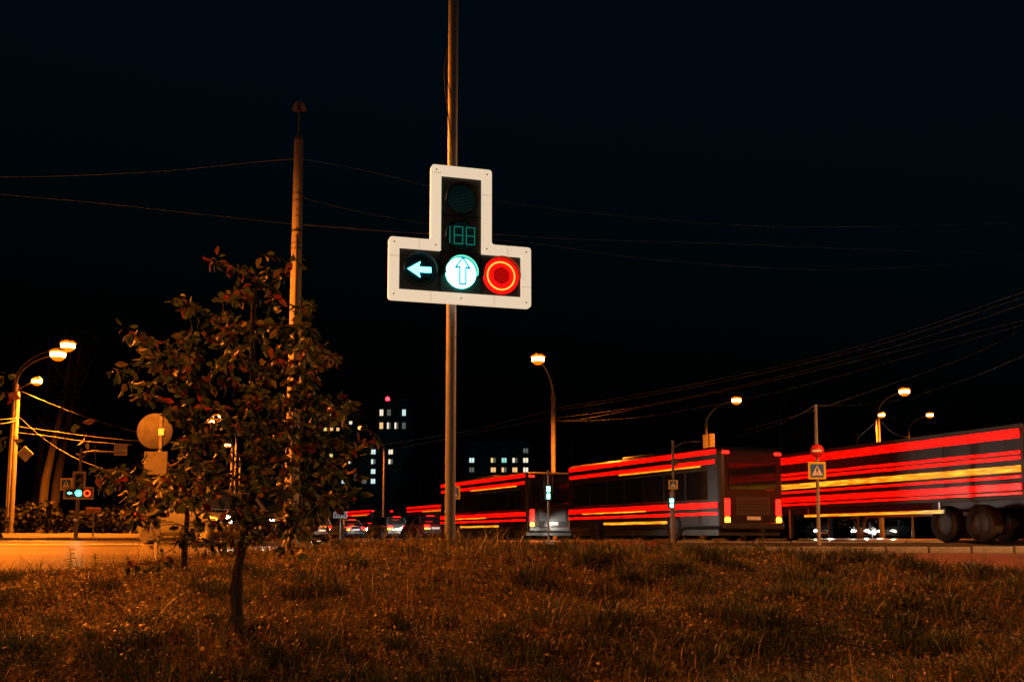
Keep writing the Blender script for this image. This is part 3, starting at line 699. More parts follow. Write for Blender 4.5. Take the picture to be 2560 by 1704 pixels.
c = at(169, 1210, Y) - b0; crossing_panel(rt, (c.x, c.z), .36, y=-.12)
b0 = at(39, 1134, 45.2)
t = thing('diamond_sign', 'grey diamond sign seen from behind on the left lamp pole', 'road sign', b0)
d = at(63, 1134, 45.0) - b0
MB().bbox(d, (.52, .02, .52), .01, 1, Matrix.Rotation(PI / 4, 3, 'Y') @ Matrix.Rotation(.25, 3, 'Z')).build('board', 'sign_back', t)
MB().tube([(0, 0, 0), d + Vector((0, -.03, 0))], .02, 6).build('bracket', 'old_steel', t)
# thin posts at the far right
for px_, Y, tpy, lb in ((2144, 70, 1083, 'thin bare post left of the two right lamp posts'), (1624, 62, 1180, 'thin dark post seen past the bus roof')):
    b0 = Vector((X_(px_ + 1, Y), Y, float(road_z(Y)))); tag(MB().tube([(0, 0, 0), at(px_, tpy, Y) - b0], [.09, .07], 8).build('thin_post', 'old_steel', None, b0), lb, 'post')

# ------------------------------------------------------------------ vehicles (local x forward, y left, z up, origin on the road under the centre)
def wheel(par, x, y, r=.32, w=.22, rim_m='alloy'):
    M = TR(x, y, r) @ RX(PI / 2)
    t = MB().lathe([(r * .62, -w / 2), (r * .95, -w / 2), (r, -w * .3), (r, w * .3), (r * .95, w / 2), (r * .62, w / 2), (r * .62, -w / 2)], 18, M).build('tyre', 'tyre', par)
    rim = MB(); sg = 1 if y > 0 else -1
    rim.lathe([(r * .63, w * .36), (r * .55, w * .30), (r * .2, w * .26), (.001, w * .34)], 12, TR(x, y, r) @ RX(-PI / 2 * sg)).build('rim', rim_m, t)
    return t
def car(label, loc, rz, paint, style='hatch', head=False, tail=True, signal=True, group=None):
    t = thing('car', label, 'car', loc, rz, group)
    L, hw = (4.3, .88) if style != 'suv' else (4.5, .93)
    top = {'hatch': 1.48, 'sedan': 1.44, 'suv': 1.72}[style]; belt = {'hatch': .92, 'sedan': .92, 'suv': 1.05}[style]
    h = L / 2
    st = [(-h, .42, .78, .74), (-h + .06, .32, belt - .03, .82), (-h + .5, .24, belt + .02, .97), (-h + 1.2, .22, belt, 1), (.2, .22, belt - .01, 1), (h - 1.25, .23, belt - .04, 1), (h - .5, .24, belt - .16, .95), (h - .08, .30, belt - .30, .82), (h, .40, .60, .72)]
    V = []; n = 10
    for x, zb, zt, w in st:
        W_ = hw * w; zm = zb + (zt - zb) * .45
        ring = [(-W_ * .86, zb), (-W_, zb + .12), (-W_ * 1.0, zm), (-W_ * .97, zt - .08), (-W_ * .86, zt)]
        V += [Vector((x, y, z)) for y, z in ring] + [Vector((x, -y, z)) for y, z in ring[::-1]]
    F = [(i * n + j, i * n + (j + 1) % n, (i + 1) * n + (j + 1) % n, (i + 1) * n + j) for i in range(len(st) - 1) for j in range(n)]
    F += [tuple(range(n - 1, -1, -1)), tuple(range((len(st) - 1) * n, len(st) * n))]
    body = MB().add(V, F, True).build('body', paint, t)
    # cabin
    if style == 'sedan': prof = [(-h + .62, belt - .02), (-h + 1.25, top - .05), (-.15, top), (.35, top - .03), (1.15, belt - .03)]
    else: prof = [(-h + .10, belt - .02), (-h + .42, top - .06), (-.2, top), (.40, top - .03), (1.2, belt - .03)]
    wb, wt = hw * .88, hw * .68
    def wz(z): return wb + (wt - wb) * (z - belt) / (top - belt)
    V = [Vector((x, -wz(z), z)) for x, z in prof] + [Vector((x, wz(z), z)) for x, z in prof]; k = len(prof)
    F = [(i, i + 1, i + 1 + k, i + k) for i in range(k - 1)] + [tuple(range(k)), tuple(range(2 * k - 1, k - 1, -1))]
    MB().add(V, F).build('cabin', paint, t)
    def pane(nm, pts, off):
        c = sum(pts, Vector()) / len(pts); q = [c + (p - c) * .84 + off for p in pts]
        MB().add(q, [tuple(range(len(q)))]).build(nm, 'glass_dark', t)
    P = [Vector((x, 0, z)) for x, z in prof]
    def sd(i, s): x, z = prof[i]; return Vector((x, s * wz(z), z))
    pane('rear_window', [sd(0, -1), sd(0, 1), sd(1, 1), sd(1, -1)], Vector((-.012, 0, .006)))
    pane('windscreen', [sd(4, -1), sd(4, 1), sd(3, 1), sd(3, -1)], Vector((.012, 0, .006)))
    for s in (-1, 1):
        o = Vector((0, s * .012, .004)); mid = -.15
        def at_x(x):
            for i in range(4):
                if prof[i][0] <= x <= prof[i + 1][0]:
                    f = (x - prof[i][0]) / (prof[i + 1][0] - prof[i][0]); z = prof[i][1] + f * (prof[i + 1][1] - prof[i][1]); return Vector((x, s * wz(z), z))
        lowm = Vector((mid, s * wz(belt), belt)); um = at_x(mid)
        pane('side_window', [sd(0, s), lowm, um, sd(1, s)], o); pane('side_window', [lowm, sd(4, s), sd(3, s), um], o)
        m = MB().bbox((.95, s * (hw + .09), belt + .05), (.10, .16, .11), .03, 1); m.build('mirror', paint, t)
        # rear lamps
        zl = belt - .13
        MB().bbox((-h + .035, s * hw * .62, zl), (.12, .34, .13), .03, 2).build('tail_light', 'tail_red' if tail else 'sign_red', t)
        MB().bbox((-h + .02, s * hw * .68, zl - .15), (.10, .22, .07), .02, 1).build('indicator', 'lamp_amber' if (signal and s > 0) else 'streak_amber', t)
        MB().bbox((h - .10, s * hw * .64, .64), (.14, .34, .19), .06, 2).build('headlight', 'head_white' if head else 'glass_dark', t)
        for x in (-h + .85, h - .85): wheel(t, x, s * (hw - .09))
    MB().bbox((-h + .015, 0, .45), (.10, hw * 1.62, .22), .05, 2).build('bumper', 'black_plastic', t)
    MB().bbox((h - .02, 0, .44), (.10, hw * 1.62, .22), .05, 2).build('bumper', 'black_plastic', t)
    MB().box((-h - .012, 0, .66), (.012, .50, .11)).build('number_plate', 'sign_white', t)
    MB().box((h + .035, 0, .46), (.012, .50, .11)).build('number_plate', 'sign_white', t)
    MB().box((-h + .22 if style != 'sedan' else -h + .9, 0, top - .035), (.05, .5, .025)).build('brake_lamp', 'tail_red' if tail else 'sign_red', t)
    return t
def bus(label, loc, rz, paint, L=11.0, H=2.95, lit=True):  # made-up vehicle, there to carry the light trail strips
    t = thing('bus', label, 'bus', loc, rz, 'added vehicles where light streaks run on the main road')
    h = L / 2; hw = 1.22
    MB().bbox((0, 0, .32 + (H - .32) / 2), (L, hw * 2, H - .32), .16, 3).build('body', paint, t)
    MB().box((0, 0, .34), (L - .4, hw * 2 - .1, .3)).build('chassis', 'black_plastic', t)
    for s in (-1, 1):
        n = 7; w = (L - 1.2) / n
        for k in range(n):
            MB().bbox((-h + .6 + w * (k + .5), s * (hw + .004), 1.76), (w - .12, .02, .92), .04, 1).build('side_window', 'glass_dark', t)
        for x in (-h + 2.6, h - 2.3):
            wheel(t, x, s * (hw - .12), .48, .28, 'dark_rim')
            V = [Vector((x + .58 * math.cos(PI * k / 10), s * (hw + .003), .42 + .58 * math.sin(PI * k / 10))) for k in range(11)]
            MB().add(V, [tuple(range(11))]).build('wheel_arch', 'black_plastic', t)
        if lit:  # added glowing bars shaped like the light trails of passing traffic
            MB().bbox((0, s * (hw + .012), H - .17), (L - .35, .03, .16), .01, 1).build('roof_streak_strip', 'streak_red', t)
            MB().bbox((0, s * (hw + .012), 1.12), (L - .3, .03, .18), .01, 1).build('waist_streak_strip', 'streak_red', t)
            MB().bbox((0, s * (hw + .012), .86), (L - .3, .03, .09), .01, 1).build('waist_streak_strip', 'streak_red', t)
            MB().bbox((-h * .3, s * (hw + .012), 2.36), (L * .5, .03, .045), .01, 1).build('side_streak', 'streak_amber', t)
            MB().bbox((0, s * (hw + .012), 2.47), (L - .5, .03, .13), .01, 1).build('window_streak_strip', 'streak_red', t)
            MB().bbox((h * .3, s * (hw + .012), 1.02), (L * .45, .03, .05), .01, 1).build('side_streak', 'streak_amber', t)
            MB().bbox((0, s * (hw + .012), .62), (L - 5.9, .03, .09), .01, 1).build('side_streak', 'streak_amber', t)
        MB().bbox((-h - .01, s * .98, 1.05), (.06, .2, .55), .03, 1).build('tail_light', 'tail_red', t)
        MB().bbox((-h - .01, s * .98, .66), (.06, .2, .18), .03, 1).build('indicator', 'lamp_amber', t)
        MB().bbox((-h - .01, s * 1.0, H - .2), (.06, .26, .09), .02, 1).build('marker_lamp', 'tail_red', t)
        MB().bbox((h + .0, s * .92, .72), (.06, .3, .2), .04, 1).build('headlight', 'glass_dark', t)
    MB().bbox((-h - .004, 0, 2.02), (.03, 1.85, .85), .06, 1).build('rear_window', 'glass_dark', t)
    MB().bbox((h + .004, 0, 1.75), (.03, 2.1, 1.3), .06, 1).build('windscreen', 'glass_dark', t)
    MB().bbox((-h - .03, 0, .48), (.10, 2.3, .22), .04, 1).build('bumper', 'black_plastic', t)
    MB().bbox((-h - .01, 0, 1.1), (.03, 1.3, .6), .03, 1).build('engine_cover', 'paint_graphite', t)
    for k in range(4): MB().box((-h - .03, 0, .95 + .1 * k), (.015, 1.1, .03)).build('cover_slat', 'black_plastic', t)
    MB().box((-h - .03, 0, .72), (.012, .52, .11)).build('number_plate', 'sign_white', t)
    MB().bbox((.5, 0, H + .05), (2.2, 1.5, .14), .05, 1).build('roof_unit', paint, t)
    return t
def heading(dx, dy): return math.atan2(dy, dx)
def place(rear_left, d, L, hw):
    d = Vector(d).normalized(); left = Vector((-d.y, d.x)); c = Vector(rear_left) + d * (L / 2) - left * hw
    return (c.x, c.y, float(road_z(c.y)) + .005), math.atan2(d.y, d.x)
DA, DB = (-.41, .912), (-.33, .944)
loc, rz = place((6.4, 30.6), DA, 10.2, 1.22)
bus('nearest added dark bus, red strips for light streaks, right of the slim bracket pole', loc, rz, 'paint_dusk', 10.2)
loc, rz = place((0.65, 43.0), (-.42, .907), 10.6, 1.22)
bus('second added dark bus whose front is hidden by the steel post', loc, rz, 'paint_dusk', 10.6)
loc, rz = place((-5.2, 83.0), (-.42, .9), 11, 1.22)
bus('far added bus with red streak strips close to the left of the steel post', loc, rz, 'paint_dusk')

loc, rz = place((-14.3, 101.0), (-.44, .9), 11, 1.22)
bus('third added bus still farther, just right of the white notice board', loc, rz, 'paint_dusk')
loc, rz = place((-22.5, 118.0), (-.48, .88), 11, 1.22)
bus('farthest added bus at the head of the queue near the utility pole', loc, rz, 'paint_dusk')

def semi_trailer(label, loc, rz):  # made-up trailer, its sides carry bars in place of light trails
    t = thing('semi_trailer', label, 'trailer', loc, rz, 'added vehicles where light streaks run on the main road')
    L, hw, H, zf = 13.2, 1.25, 2.98, 1.12; h = L / 2
    MB().bbox((0, 0, (zf + H) / 2), (L, hw * 2, H - zf), .03, 1).build('body', 'tarpaulin', t)
    MB().box((0, 0, zf - .10), (L - .2, 1.0, .2)).build('chassis', 'black_plastic', t)
    for s in (-1, 1):
        y = s * (hw + .012)
        MB().box((0, y, H - .03), (L, .03, .10)).build('top_rail', 'dark_rim', t); MB().box((0, y, zf + .04), (L, .03, .12)).build('bottom_rail', 'dark_rim', t)
        for k in range(12): MB().box((-h + .6 + k * 1.09, y, (zf + H) / 2), (.05, .012, H - zf - .24)).build('curtain_strap', 'black_plastic', t)
        for nm, z, w, m in (('streak_strip', H - .22, .24, 'streak_red'), ('streak_strip', H - .70, .08, 'streak_red'), ('streak_strip', H - .84, .09, 'streak_red'), ('streak_strip', 1.86, .17, 'streak_amber'), ('streak_strip', 1.66, .07, 'streak_red'), ('streak_strip', 1.41, .17, 'streak_red'), ('streak_strip', 1.24, .06, 'streak_red')):  # added glowing bars at the heights of the light trails
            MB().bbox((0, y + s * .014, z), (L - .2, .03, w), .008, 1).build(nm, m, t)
        MB().box((-.6, s * hw, .84), (6.4, .05, .11)).build('side_guard', 'alloy', t)
        MB().bbox((-.6, s * (hw + .035), .84), (6.3, .02, .07), .008, 1).build('side_streak', 'streak_amber', t)  # added amber bar, imitates a low light trail
        for x in (2.4, -3.6): MB().box((x, s * (hw - .03), .95), (.06, .05, .35)).build('guard_hanger', 'alloy', t)
        MB().box((h - 2.6, s * .8, .6), (.12, .12, 1.0)).build('landing_leg', 'alloy', t)
        for x in (-h + 1.6, -h + 2.9, -h + 4.2)[:2]: wheel(t, x, s * (hw - .2), .5, .34, 'dark_rim')
        MB().bbox((-h - .02, s * 1.0, .95), (.06, .4, .16), .02, 1).build('tail_light', 'tail_red', t)
        MB().bbox((-h - .02, s * 1.1, H - .15), (.06, .2, .1), .02, 1).build('marker_lamp', 'tail_red', t)
    MB().box((-h - .02, 0, .6), (.08, 2.3, .12)).build('rear_guard', 'alloy', t)
    for s in (-1, 1): MB().box((-h - .012, s * .6, (zf + H) / 2), (.02, 1.16, H - zf - .1)).build('rear_door', 'tarpaulin', t)
    return t
loc, rzT = place((12.9, 25.0), DB, 13.2, 1.25)
semi_trailer('long added curtain sided trailer with red and amber streak strips, cut by the picture edge', loc, rzT)
# added tractor unit of the made-up trailer
d = Vector((*DB, 0)).normalized(); front = Vector(loc) + d * 6.6
t = thing('truck_tractor', 'added dark truck cab coupled to the long trailer', 'truck', front + d * 0.9, rzT, 'added vehicles where light streaks run on the main road')
MB().bbox((1.6, 0, 1.75), (1.9, 2.4, 2.1), .2, 3).build('cab', 'paint_navy', t)
MB().box((0, 0, .85), (5.0, .9, .25)).build('chassis', 'black_plastic', t)
MB().bbox((2.56, 0, 2.1), (.03, 2.1, .85), .05, 1).build('windscreen', 'glass_dark', t)
for s in (-1, 1):
    MB().bbox((1.85, s * 1.205, 2.1), (.9, .02, .7), .05, 1).build('side_window', 'glass_dark', t)
    MB().bbox((.75, s * 1.0, .85), (1.1, .5, .5), .1, 2).build('fuel_tank', 'alloy', t)
    MB().bbox((2.5, s * 1.35, 2.0), (.12, .2, .5), .04, 1).build('mirror', 'black_plastic', t)
    MB().bbox((1.3, s * 1.21, 1.0), (1.2, .03, .06), .01, 1).build('side_streak', 'streak_amber', t)
    MB().bbox((1.5, s * 1.21, 2.72), (1.5, .03, .07), .01, 1).build('roof_streak_strip', 'streak_red', t)  # added glow bars carrying the trailer's light trails forward
    for x in (-.9, 1.9): wheel(t, x, s * 1.02, .5, .32, 'dark_rim')
MB().bbox((2.55, 0, .6), (.15, 2.4, .4), .06, 1).build('bumper', 'paint_navy', t)

QG = 'added cars queuing where light streaks run on the main road'  # made-up cars, their tail lights follow the red light trails
def queue(label, rl, d, paint, style, sig=True):
    loc, rz = place(rl, d, 4.3, .88); return car(label, loc, rz, paint, style, head=True, signal=sig, group=QG)
queue('red sedan with lit tail lights just left of the steel post', (-5.4, 60), (-.44, .9), 'paint_maroon', 'sedan')
queue('dark hatchback queuing two cars left of the steel post', (-8.3, 65.5), (-.46, .89), 'paint_graphite', 'hatch')
queue('navy sedan queuing beside the small white notice board', (-12.2, 73), (-.48, .88), 'paint_navy', 'sedan')
queue('dark suv queuing close to the foot of the utility pole', (-16.2, 81), (-.5, .87), 'paint_graphite', 'suv')
queue('far navy sedan with glowing tail lights beyond the dark hatchback', (-13.5, 92), (-.45, .89), 'paint_navy', 'sedan')
queue('farthest dark suv with glowing tail lights near the head of the queue', (-22, 108), (-.48, .88), 'paint_graphite', 'suv')
# oncoming cars with headlights on, seen beneath the trailer
HG = 'oncoming cars with headlights'
def facing(px, Y, ang): return (X_(px, Y), Y, float(road_z(Y)) + .005), -PI / 2 + math.radians(ang)
loc, rz = facing(2044, 86, -4); car('oncoming dark car with two bright headlights, leftmost of the oncoming cars', loc, rz, 'paint_graphite', 'sedan', True, False, False, HG)
loc, rz = facing(2160, 90, -28); car('oncoming silver car turning, between the two other oncoming cars', loc, rz, 'paint_silver', 'hatch', True, False, False, HG)
loc, rz = facing(2236, 92, -38); car('oncoming white suv, rightmost of the oncoming cars', loc, rz, 'paint_white', 'suv', True, False, False, HG)
# white car behind the sapling on the left road
loc, rz = facing(505, 27, 52); wc = car('dark car with glaring headlights behind the sapling trunk', loc, rz, 'paint_graphite', 'hatch', True, False, False)
loc, rz = facing(640, 36, 60); car('silver suv with headlights on, standing behind the sapling and the utility pole', loc, rz, 'paint_silver', 'suv', True, False, False)

def beam(loc, rz, power):
    for s in (-1, 1):
        L = bpy.data.lights.new('head_beam', 'SPOT'); L.energy = power; L.color = (1, .88, .72); L.spot_size = math.radians(60); L.spot_blend = .7; L.shadow_soft_size = .08
        o = bpy.data.objects.new('head_beam', L); C.objects.link(o); d = Vector((math.cos(rz), math.sin(rz), 0)); o.location = Vector(loc) + d * 2.3 + Vector((-d.y, d.x, 0)) * s * .56 + Vector((0, 0, .64))
        o.rotation_euler = (d + Vector((0, 0, -.10))).to_track_quat('-Z', 'Y').to_euler()
beam_at = lambda rl, d, L, hw, p: beam(*place(rl, d, L, hw), p)
for rl, d, p in (((-5.4, 60), (-.44, .9), 250), ((-8.3, 65.5), (-.46, .89), 250), ((-12.2, 73), (-.48, .88), 250), ((-16.2, 81), (-.5, .87), 250)): beam_at(rl, d, 4.3, .88, p)
beam(*place((2.4, 39), DA, 1.0, 1.2), 220); beam(*place((-3.0, 51), DA, 1.0, 1.2), 700)  # added beams ahead of the made-up buses, brightening the road
beam(*facing(505, 27, 52), 1600); beam(*facing(640, 36, 60), 700)
for a_ in ((2044, 86, -4), (2160, 90, -28), (2236, 92, -38)): beam(*facing(*a_), 1500)

# ------------------------------------------------------------------ far apartment blocks
def block(label, px0, px1, top_py, Y, floor_px, cols, lits, first_py, m='facade', depth=14, ww=.48, group='apartment blocks beyond the junction'):
    """lits {(row, col): material}; rows counted from the top"""
    x0, x1 = X_(px0, Y), X_(px1, Y); zt = at(1280, top_py, Y).z; zb = float(road_z(Y)) - .3
    b0 = Vector(((x0 + x1) / 2, Y, zb)); t = thing('apartment_block', label, 'apartment block', b0, group=group)
    wd, ht = x1 - x0, zt - zb
    MB().box((0, depth / 2, ht / 2), (wd, depth, ht)).build('wall', m, t)
    rf = MB().box((0, depth / 2, ht + .25), (wd + .5, depth + .5, .5)).build('roof', 'facade_grey', t)
    MB().box((wd * .2, depth / 2, ht + 1.2), (3, 4, 1.6)).build('stair_head', m, rf)
    fl = floor_px / FPX * Y; zf = at(1280, first_py, Y).z - zb
    nrow = int((zf - 1.5) / fl) + 1; cw = wd / cols; wr = random.Random(int(px0))
    for r in range(nrow):
        for c in range(cols):
            z = zf - r * fl; x = -wd / 2 + cw * (c + .5); mm = lits.get((r, c))
            w, hh = cw * ww, fl * .5
            f = MB().box((x, -.02, z), (w + .25, .10, hh + .25)).build('window', 'win_frame', t)
            p = MB()
            for s in (-1, 1):
                q = MB().box((x + s * w * .26, -.09, z), (w * .42, .05, hh * .94))
                q.build('pane', ('lit_' + mm if (s < 0 or wr.random() < .62) else 'lit_dim') if mm else 'win_dark', f)
    for c in range(0, cols, 2):
        for r in range(nrow):
            MB().box((-wd / 2 + cw * (c + 1), -.5, zf - r * fl - fl * .33), (cw * .42, 1.0, fl * .34)).build('balcony', 'facade_grey', t)
    return t
block('tall dark tower with a red lamp on its roof and two rows of lit windows', 940, 1016, 1006, 262, 33, 4, {(0, 0): 'pale', (0, 3): 'cool', (0, 1): 'dim', (1, 0): 'warm', (1, 1): 'pale', (1, 2): 'pale', (1, 3): 'dim'}, 1031)
bz = at(969, 1000, 268); tag(MB().lathe([(.001, 1.0), (.45, .8), (.6, .3), (.45, -.4), (.3, -1.6)], 8).build('warning_lamp', 'lamp_redtop', None, bz), 'red warning lamp on the roof of the tall tower', 'lamp')
block('dark block with a stack of bright stairwell windows in front of the tower', 898, 985, 1112, 225, 24.5, 4, {(0, 1): 'cool', (1, 1): 'cool', (2, 1): 'cool', (3, 1): 'cool', (0, 3): 'pale', (1, 3): 'pale', (3, 0): 'dim'}, 1129, ww=.5)
block('dark block behind the sapling leaves with three rows of small lit windows', 800, 896, 1022, 275, 16.5, 6, {(0, 0): 'pale', (0, 1): 'pale', (0, 2): 'warm', (1, 3): 'warm', (1, 4): 'pale', (2, 0): 'yellow', (2, 1): 'warm', (2, 2): 'warm', (6, 1): 'yellow', (7, 4): 'pale', (10, 1): 'cool', (10, 3): 'cool', (9, 5): 'dim'}, 1040)
block('low wide block with rows of lit windows right of the steel post', 1165, 1328, 1108, 255, 24, 6, {(0, 5): 'dim', (1, 0): 'cool', (1, 2): 'yellow', (1, 3): 'teal', (1, 4): 'pale', (1, 5): 'pale', (2, 0): 'dim', (2, 2): 'warm', (2, 3): 'warm', (2, 4): 'warm', (2, 5): 'pale', (3, 2): 'warm', (4, 0): 'cool', (4, 3): 'dim', (4, 5): 'warm'}, 1126, 'facade_grey', ww=.46)

# ------------------------------------------------------------------ trees
LEAF_V = [(0, 0, 0), (.16, .22, .02), (.30, .46, .01), (.26, .72, -.04), (0, 1.0, -.14), (-.26, .72, -.04), (-.30, .46, .01), (-.16, .22, .02), (0, .24, -.06), (0, .5, -.08), (0, .75, -.10)]
LEAF_F = [(0, 1, 8), (1, 2, 9, 8), (2, 3, 10, 9), (3, 4, 10), (0, 8, 7), (8, 9, 6, 7), (9, 10, 5, 6), (10, 4, 5)]
LEAF_MESH = []
for i_, m_ in enumerate(LEAFM):
    for q in range(2):
        w, cr = (.78, 1.9) if q else (1.0, 1.2)
        me = bpy.data.meshes.new('leaf'); me.from_pydata([(x * w, y, z * cr * (1.5 if y > .7 else 1)) for x, y, z in LEAF_V], [], LEAF_F)
        me.polygons.foreach_set('use_smooth', [True] * len(LEAF_F)); me.materials.append(m_); LEAF_MESH.append(me)
def in_poly(x, y, P):
    r = False; j = len(P) - 1
    for i in range(len(P)):
        if (P[i][1] > y) != (P[j][1] > y) and x < (P[j][0] - P[i][0]) * (y - P[i][1]) / (P[j][1] - P[i][1]) + P[i][0]: r = not r
        j = i
    return r
def leafy_tree(name, label, cat, trunk_px, Y, crown, n_tips, leaves_per, leaf_size, depth, extra=(), r0=.045, n_parts=300, weights=(.30, .32, .23, .115, .035), seed=1, dens_low=1.0, base_z=None):
    rg = random.Random(seed)
    base = at(*trunk_px[0], Y); base.z = float(ground_z(base.x, base.y)) - .03 if base_z is None else base_z
    t = thing(name, label, cat, base)
    # trunk nodes
    tr = [base] + [at(x, y, Y) for x, y in trunk_px[1:]]
    path = []
    for i in range(len(tr) - 1):
        for k in range(5): path.append(tr[i].lerp(tr[i + 1], k / 5))
    path.append(tr[-1])
    k = len(path)
    tubeR = [r0 * (1.25 if i == 0 else 1) * (1 - .72 * i / k) * rg.uniform(.95, 1.06) for i in range(k)]
    MB().tube([p - base for p in path], tubeR, 10).build('trunk', 'bark', t)
    nodes = [(p, 0, tubeR[i]) for i, p in enumerate(path) if i > k * .38]
    # tips inside the crown outline
    xs_ = [p[0] for p in crown]; ys_ = [p[1] for p in crown]; tips = list(at(x, y, Y + rg.uniform(-.2, .2)) for x, y in extra)
    while len(tips) < n_tips:
        x, y = rg.uniform(min(xs_), max(xs_)), rg.uniform(min(ys_), max(ys_))
        if in_poly(x, y, crown): tips.append(at(x, y, Y + rg.gauss(0, depth)))
    c0 = path[int(k * .6)]
    tips.sort(key=lambda p: (p - c0).length)
    br = MB(); twigs = []
    for tip in tips:
        best, bd = None, 1e9
        for i, (p, lv, rr) in enumerate(nodes):
            d = (tip - p); cost = d.length * (1 + .25 * lv / 6) + (0.35 * max(0, p.z - tip.z))
            if cost < bd: best, bd = i, cost
        p0, lv, rr = nodes[best]; d = tip - p0; L = d.length
        pts = [p0 + d * f + Vector((rg.uniform(-.04, .04), rg.uniform(-.04, .04), rg.uniform(-.03, .03) + .10 * L * math.sin(PI * f))) * (1 if 0 < f < 1 else 0) for f in (0, .33, .66, 1)]
        ra = max(min(rr * .7, .004 + .012 * L), .0035)
        br.tube([p - base for p in pts], [ra, ra * .8, ra * .6, .0018], 5, False)
        for f, q in ((.33, 1), (.66, 2), (1, 3)): nodes.append((pts[q], lv + 1, ra * (1 - .5 * f)))
        twigs.append(pts)
    kind(br.build('branch', 'bark', t), 'stuff')
    # leaves
    L_ = []
    for pts in twigs:
        nl = rg.randint(*leaves_per)
        for q in range(nl):
            f = rg.uniform(.35, 1.0) ** .7 * 3; i = min(int(f), 2); p = pts[i].lerp(pts[i + 1], f - i)
            dr = Vector((rg.gauss(0, 1), rg.gauss(0, 1), rg.gauss(-.75, .7))).normalized()
            L_.append((p + dr * .02, dr, rg.uniform(0, 2 * PI), leaf_size * rg.uniform(.6, 1.25)))
    L_.sort(key=lambda a: (a[0].y - 2.2 * a[3] * 10 + rg.random() * .6))
    kinds = [i for i in range(5)]
    rest = [[] for _ in LEAF_MESH]
    for j, (p, dr, roll, sz) in enumerate(L_):
        ci = rg.choices(kinds, weights)[0] * 2 + rg.randint(0, 1)
        q = dr.to_track_quat('Y', 'Z').to_matrix().to_4x4() @ Matrix.Rotation(roll, 4, 'Y')
        M = Matrix.Translation(p - base) @ q @ Matrix.Scale(sz, 4)
        if j < n_parts:
            o = bpy.data.objects.new('leaf', LEAF_MESH[ci]); C.objects.link(o); o.parent = t; o.matrix_local = M
        else: rest[ci].append(M)
    if len(L_) > n_parts:
        V = []; F = []; MI = []
        for ci, Ms in enumerate(rest):
            for M in Ms:
                o = len(V); V += [tuple(M @ Vector(v)) for v in [w.co for w in LEAF_MESH[ci].vertices]]; F += [tuple(i + o for i in f) for f in LEAF_F]; MI += [ci // 2] * len(LEAF_F)
        me = bpy.data.meshes.new('foliage'); me.from_pydata(V, [], F)
        for m_ in LEAFM: me.materials.append(m_)
        me.polygons.foreach_set('material_index', MI); me.polygons.foreach_set('use_smooth', [True] * len(F))
        o = bpy.data.objects.new('foliage', me); C.objects.link(o); o.parent = t; kind(o, 'stuff')
    return t
crown = [(640, 625), (690, 690), (745, 640), (765, 700), (770, 790), (845, 880), (835, 950), (890, 990), (930, 1090), (860, 1150), (900, 1200), (950, 1210), (860, 1250), (800, 1300), (800, 1370), (660, 1340), (560, 1370), (450, 1350), (330, 1330), (320, 1240), (250, 1220), (240, 1160), (330, 1150), (430, 1130), (440, 1050), (400, 1010), (300, 960), (290, 920), (330, 930), (350, 880), (300, 830), (320, 800), (400, 850), (450, 860), (430, 770), (470, 740), (540, 780), (570, 700), (530, 650), (550, 640), (600, 690)]
leafy_tree('sapling', 'young leafy sapling with green and rust red leaves in the grass', 'sapling',
           [(598, 1592), (590, 1500), (592, 1425), (610, 1345), (622, 1265), (645, 1190), (640, 1080), (632, 960), (630, 830), (638, 720)], 5.68, crown, 430, (6, 10), .062, .30,
           extra=[(540, 652), (640, 630), (745, 645), (310, 815), (455, 750), (295, 935), (185, 1040), (240, 1180), (880, 1190), (940, 1095), (830, 890), (320, 1390), (860, 1370), (740, 1400), (390, 1420)], r0=.037, seed=4)
# side branches from a tree just outside the left edge
leafy_tree('sapling', 'leafy branches of a sapling reaching in at the left edge', 'sapling', [(-190, 1600), (-175, 1450), (-160, 1200), (-150, 1000), (-140, 900)], 6.4,
           [(-180, 880), (30, 900), (50, 960), (20, 1010), (45, 1090), (15, 1140), (50, 1200), (40, 1290), (55, 1360), (-40, 1380), (-190, 1300)], 60, (4, 7), .075, .25, r0=.04, n_parts=200, weights=(.3, .4, .22, .06, .02), seed=9)
# thin sapling behind
leafy_tree('sapling', 'thin twiggy sapling with few leaves behind the leafy one', 'sapling', [(458, 1425), (462, 1360), (468, 1290), (460, 1220), (470, 1150)], 8.2,
           [(470, 1120), (620, 1300), (600, 1390), (480, 1400), (380, 1380), (350, 1280), (330, 1200), (420, 1180)], 95, (0, 2), .06, .22, r0=.03, n_parts=120, weights=(.2, .5, .2, .08, .02), seed=21)

def clump_foliage(name, parent, blobs, n, size, seed, m='far_foliage'):
    rg = np.random.RandomState(seed); V = []; F = []
    for (c, r, rz_) in blobs:
        k = int(n * r * r)
        P = rg.normal(size=(k, 3)); P /= np.linalg.norm(P, axis=1)[:, None]; P *= (rg.rand(k, 1) ** .4)
        P = P * np.array([r, r, rz_]) + np.array(c)
        A = rg.normal(size=(k, 3)); A /= np.linalg.norm(A, axis=1)[:, None]; Bv = np.cross(A, rg.normal(size=(k, 3))); Bv /= np.linalg.norm(Bv, axis=1)[:, None]
        s = size * (.6 + .8 * rg.rand(k, 1))
        for p, a, b in zip(P, A * s, Bv * s * .6):
            o = len(V); V += [tuple(p - a), tuple(p + b), tuple(p + a), tuple(p - b)]; F.append((o, o + 1, o + 2, o + 3))
    me = bpy.data.meshes.new(name); me.from_pydata(V, [], F); me.materials.append(MATS[m])
    o = bpy.data.objects.new(name, me); C.objects.link(o); o.parent = parent; kind(o, 'stuff') ; return o
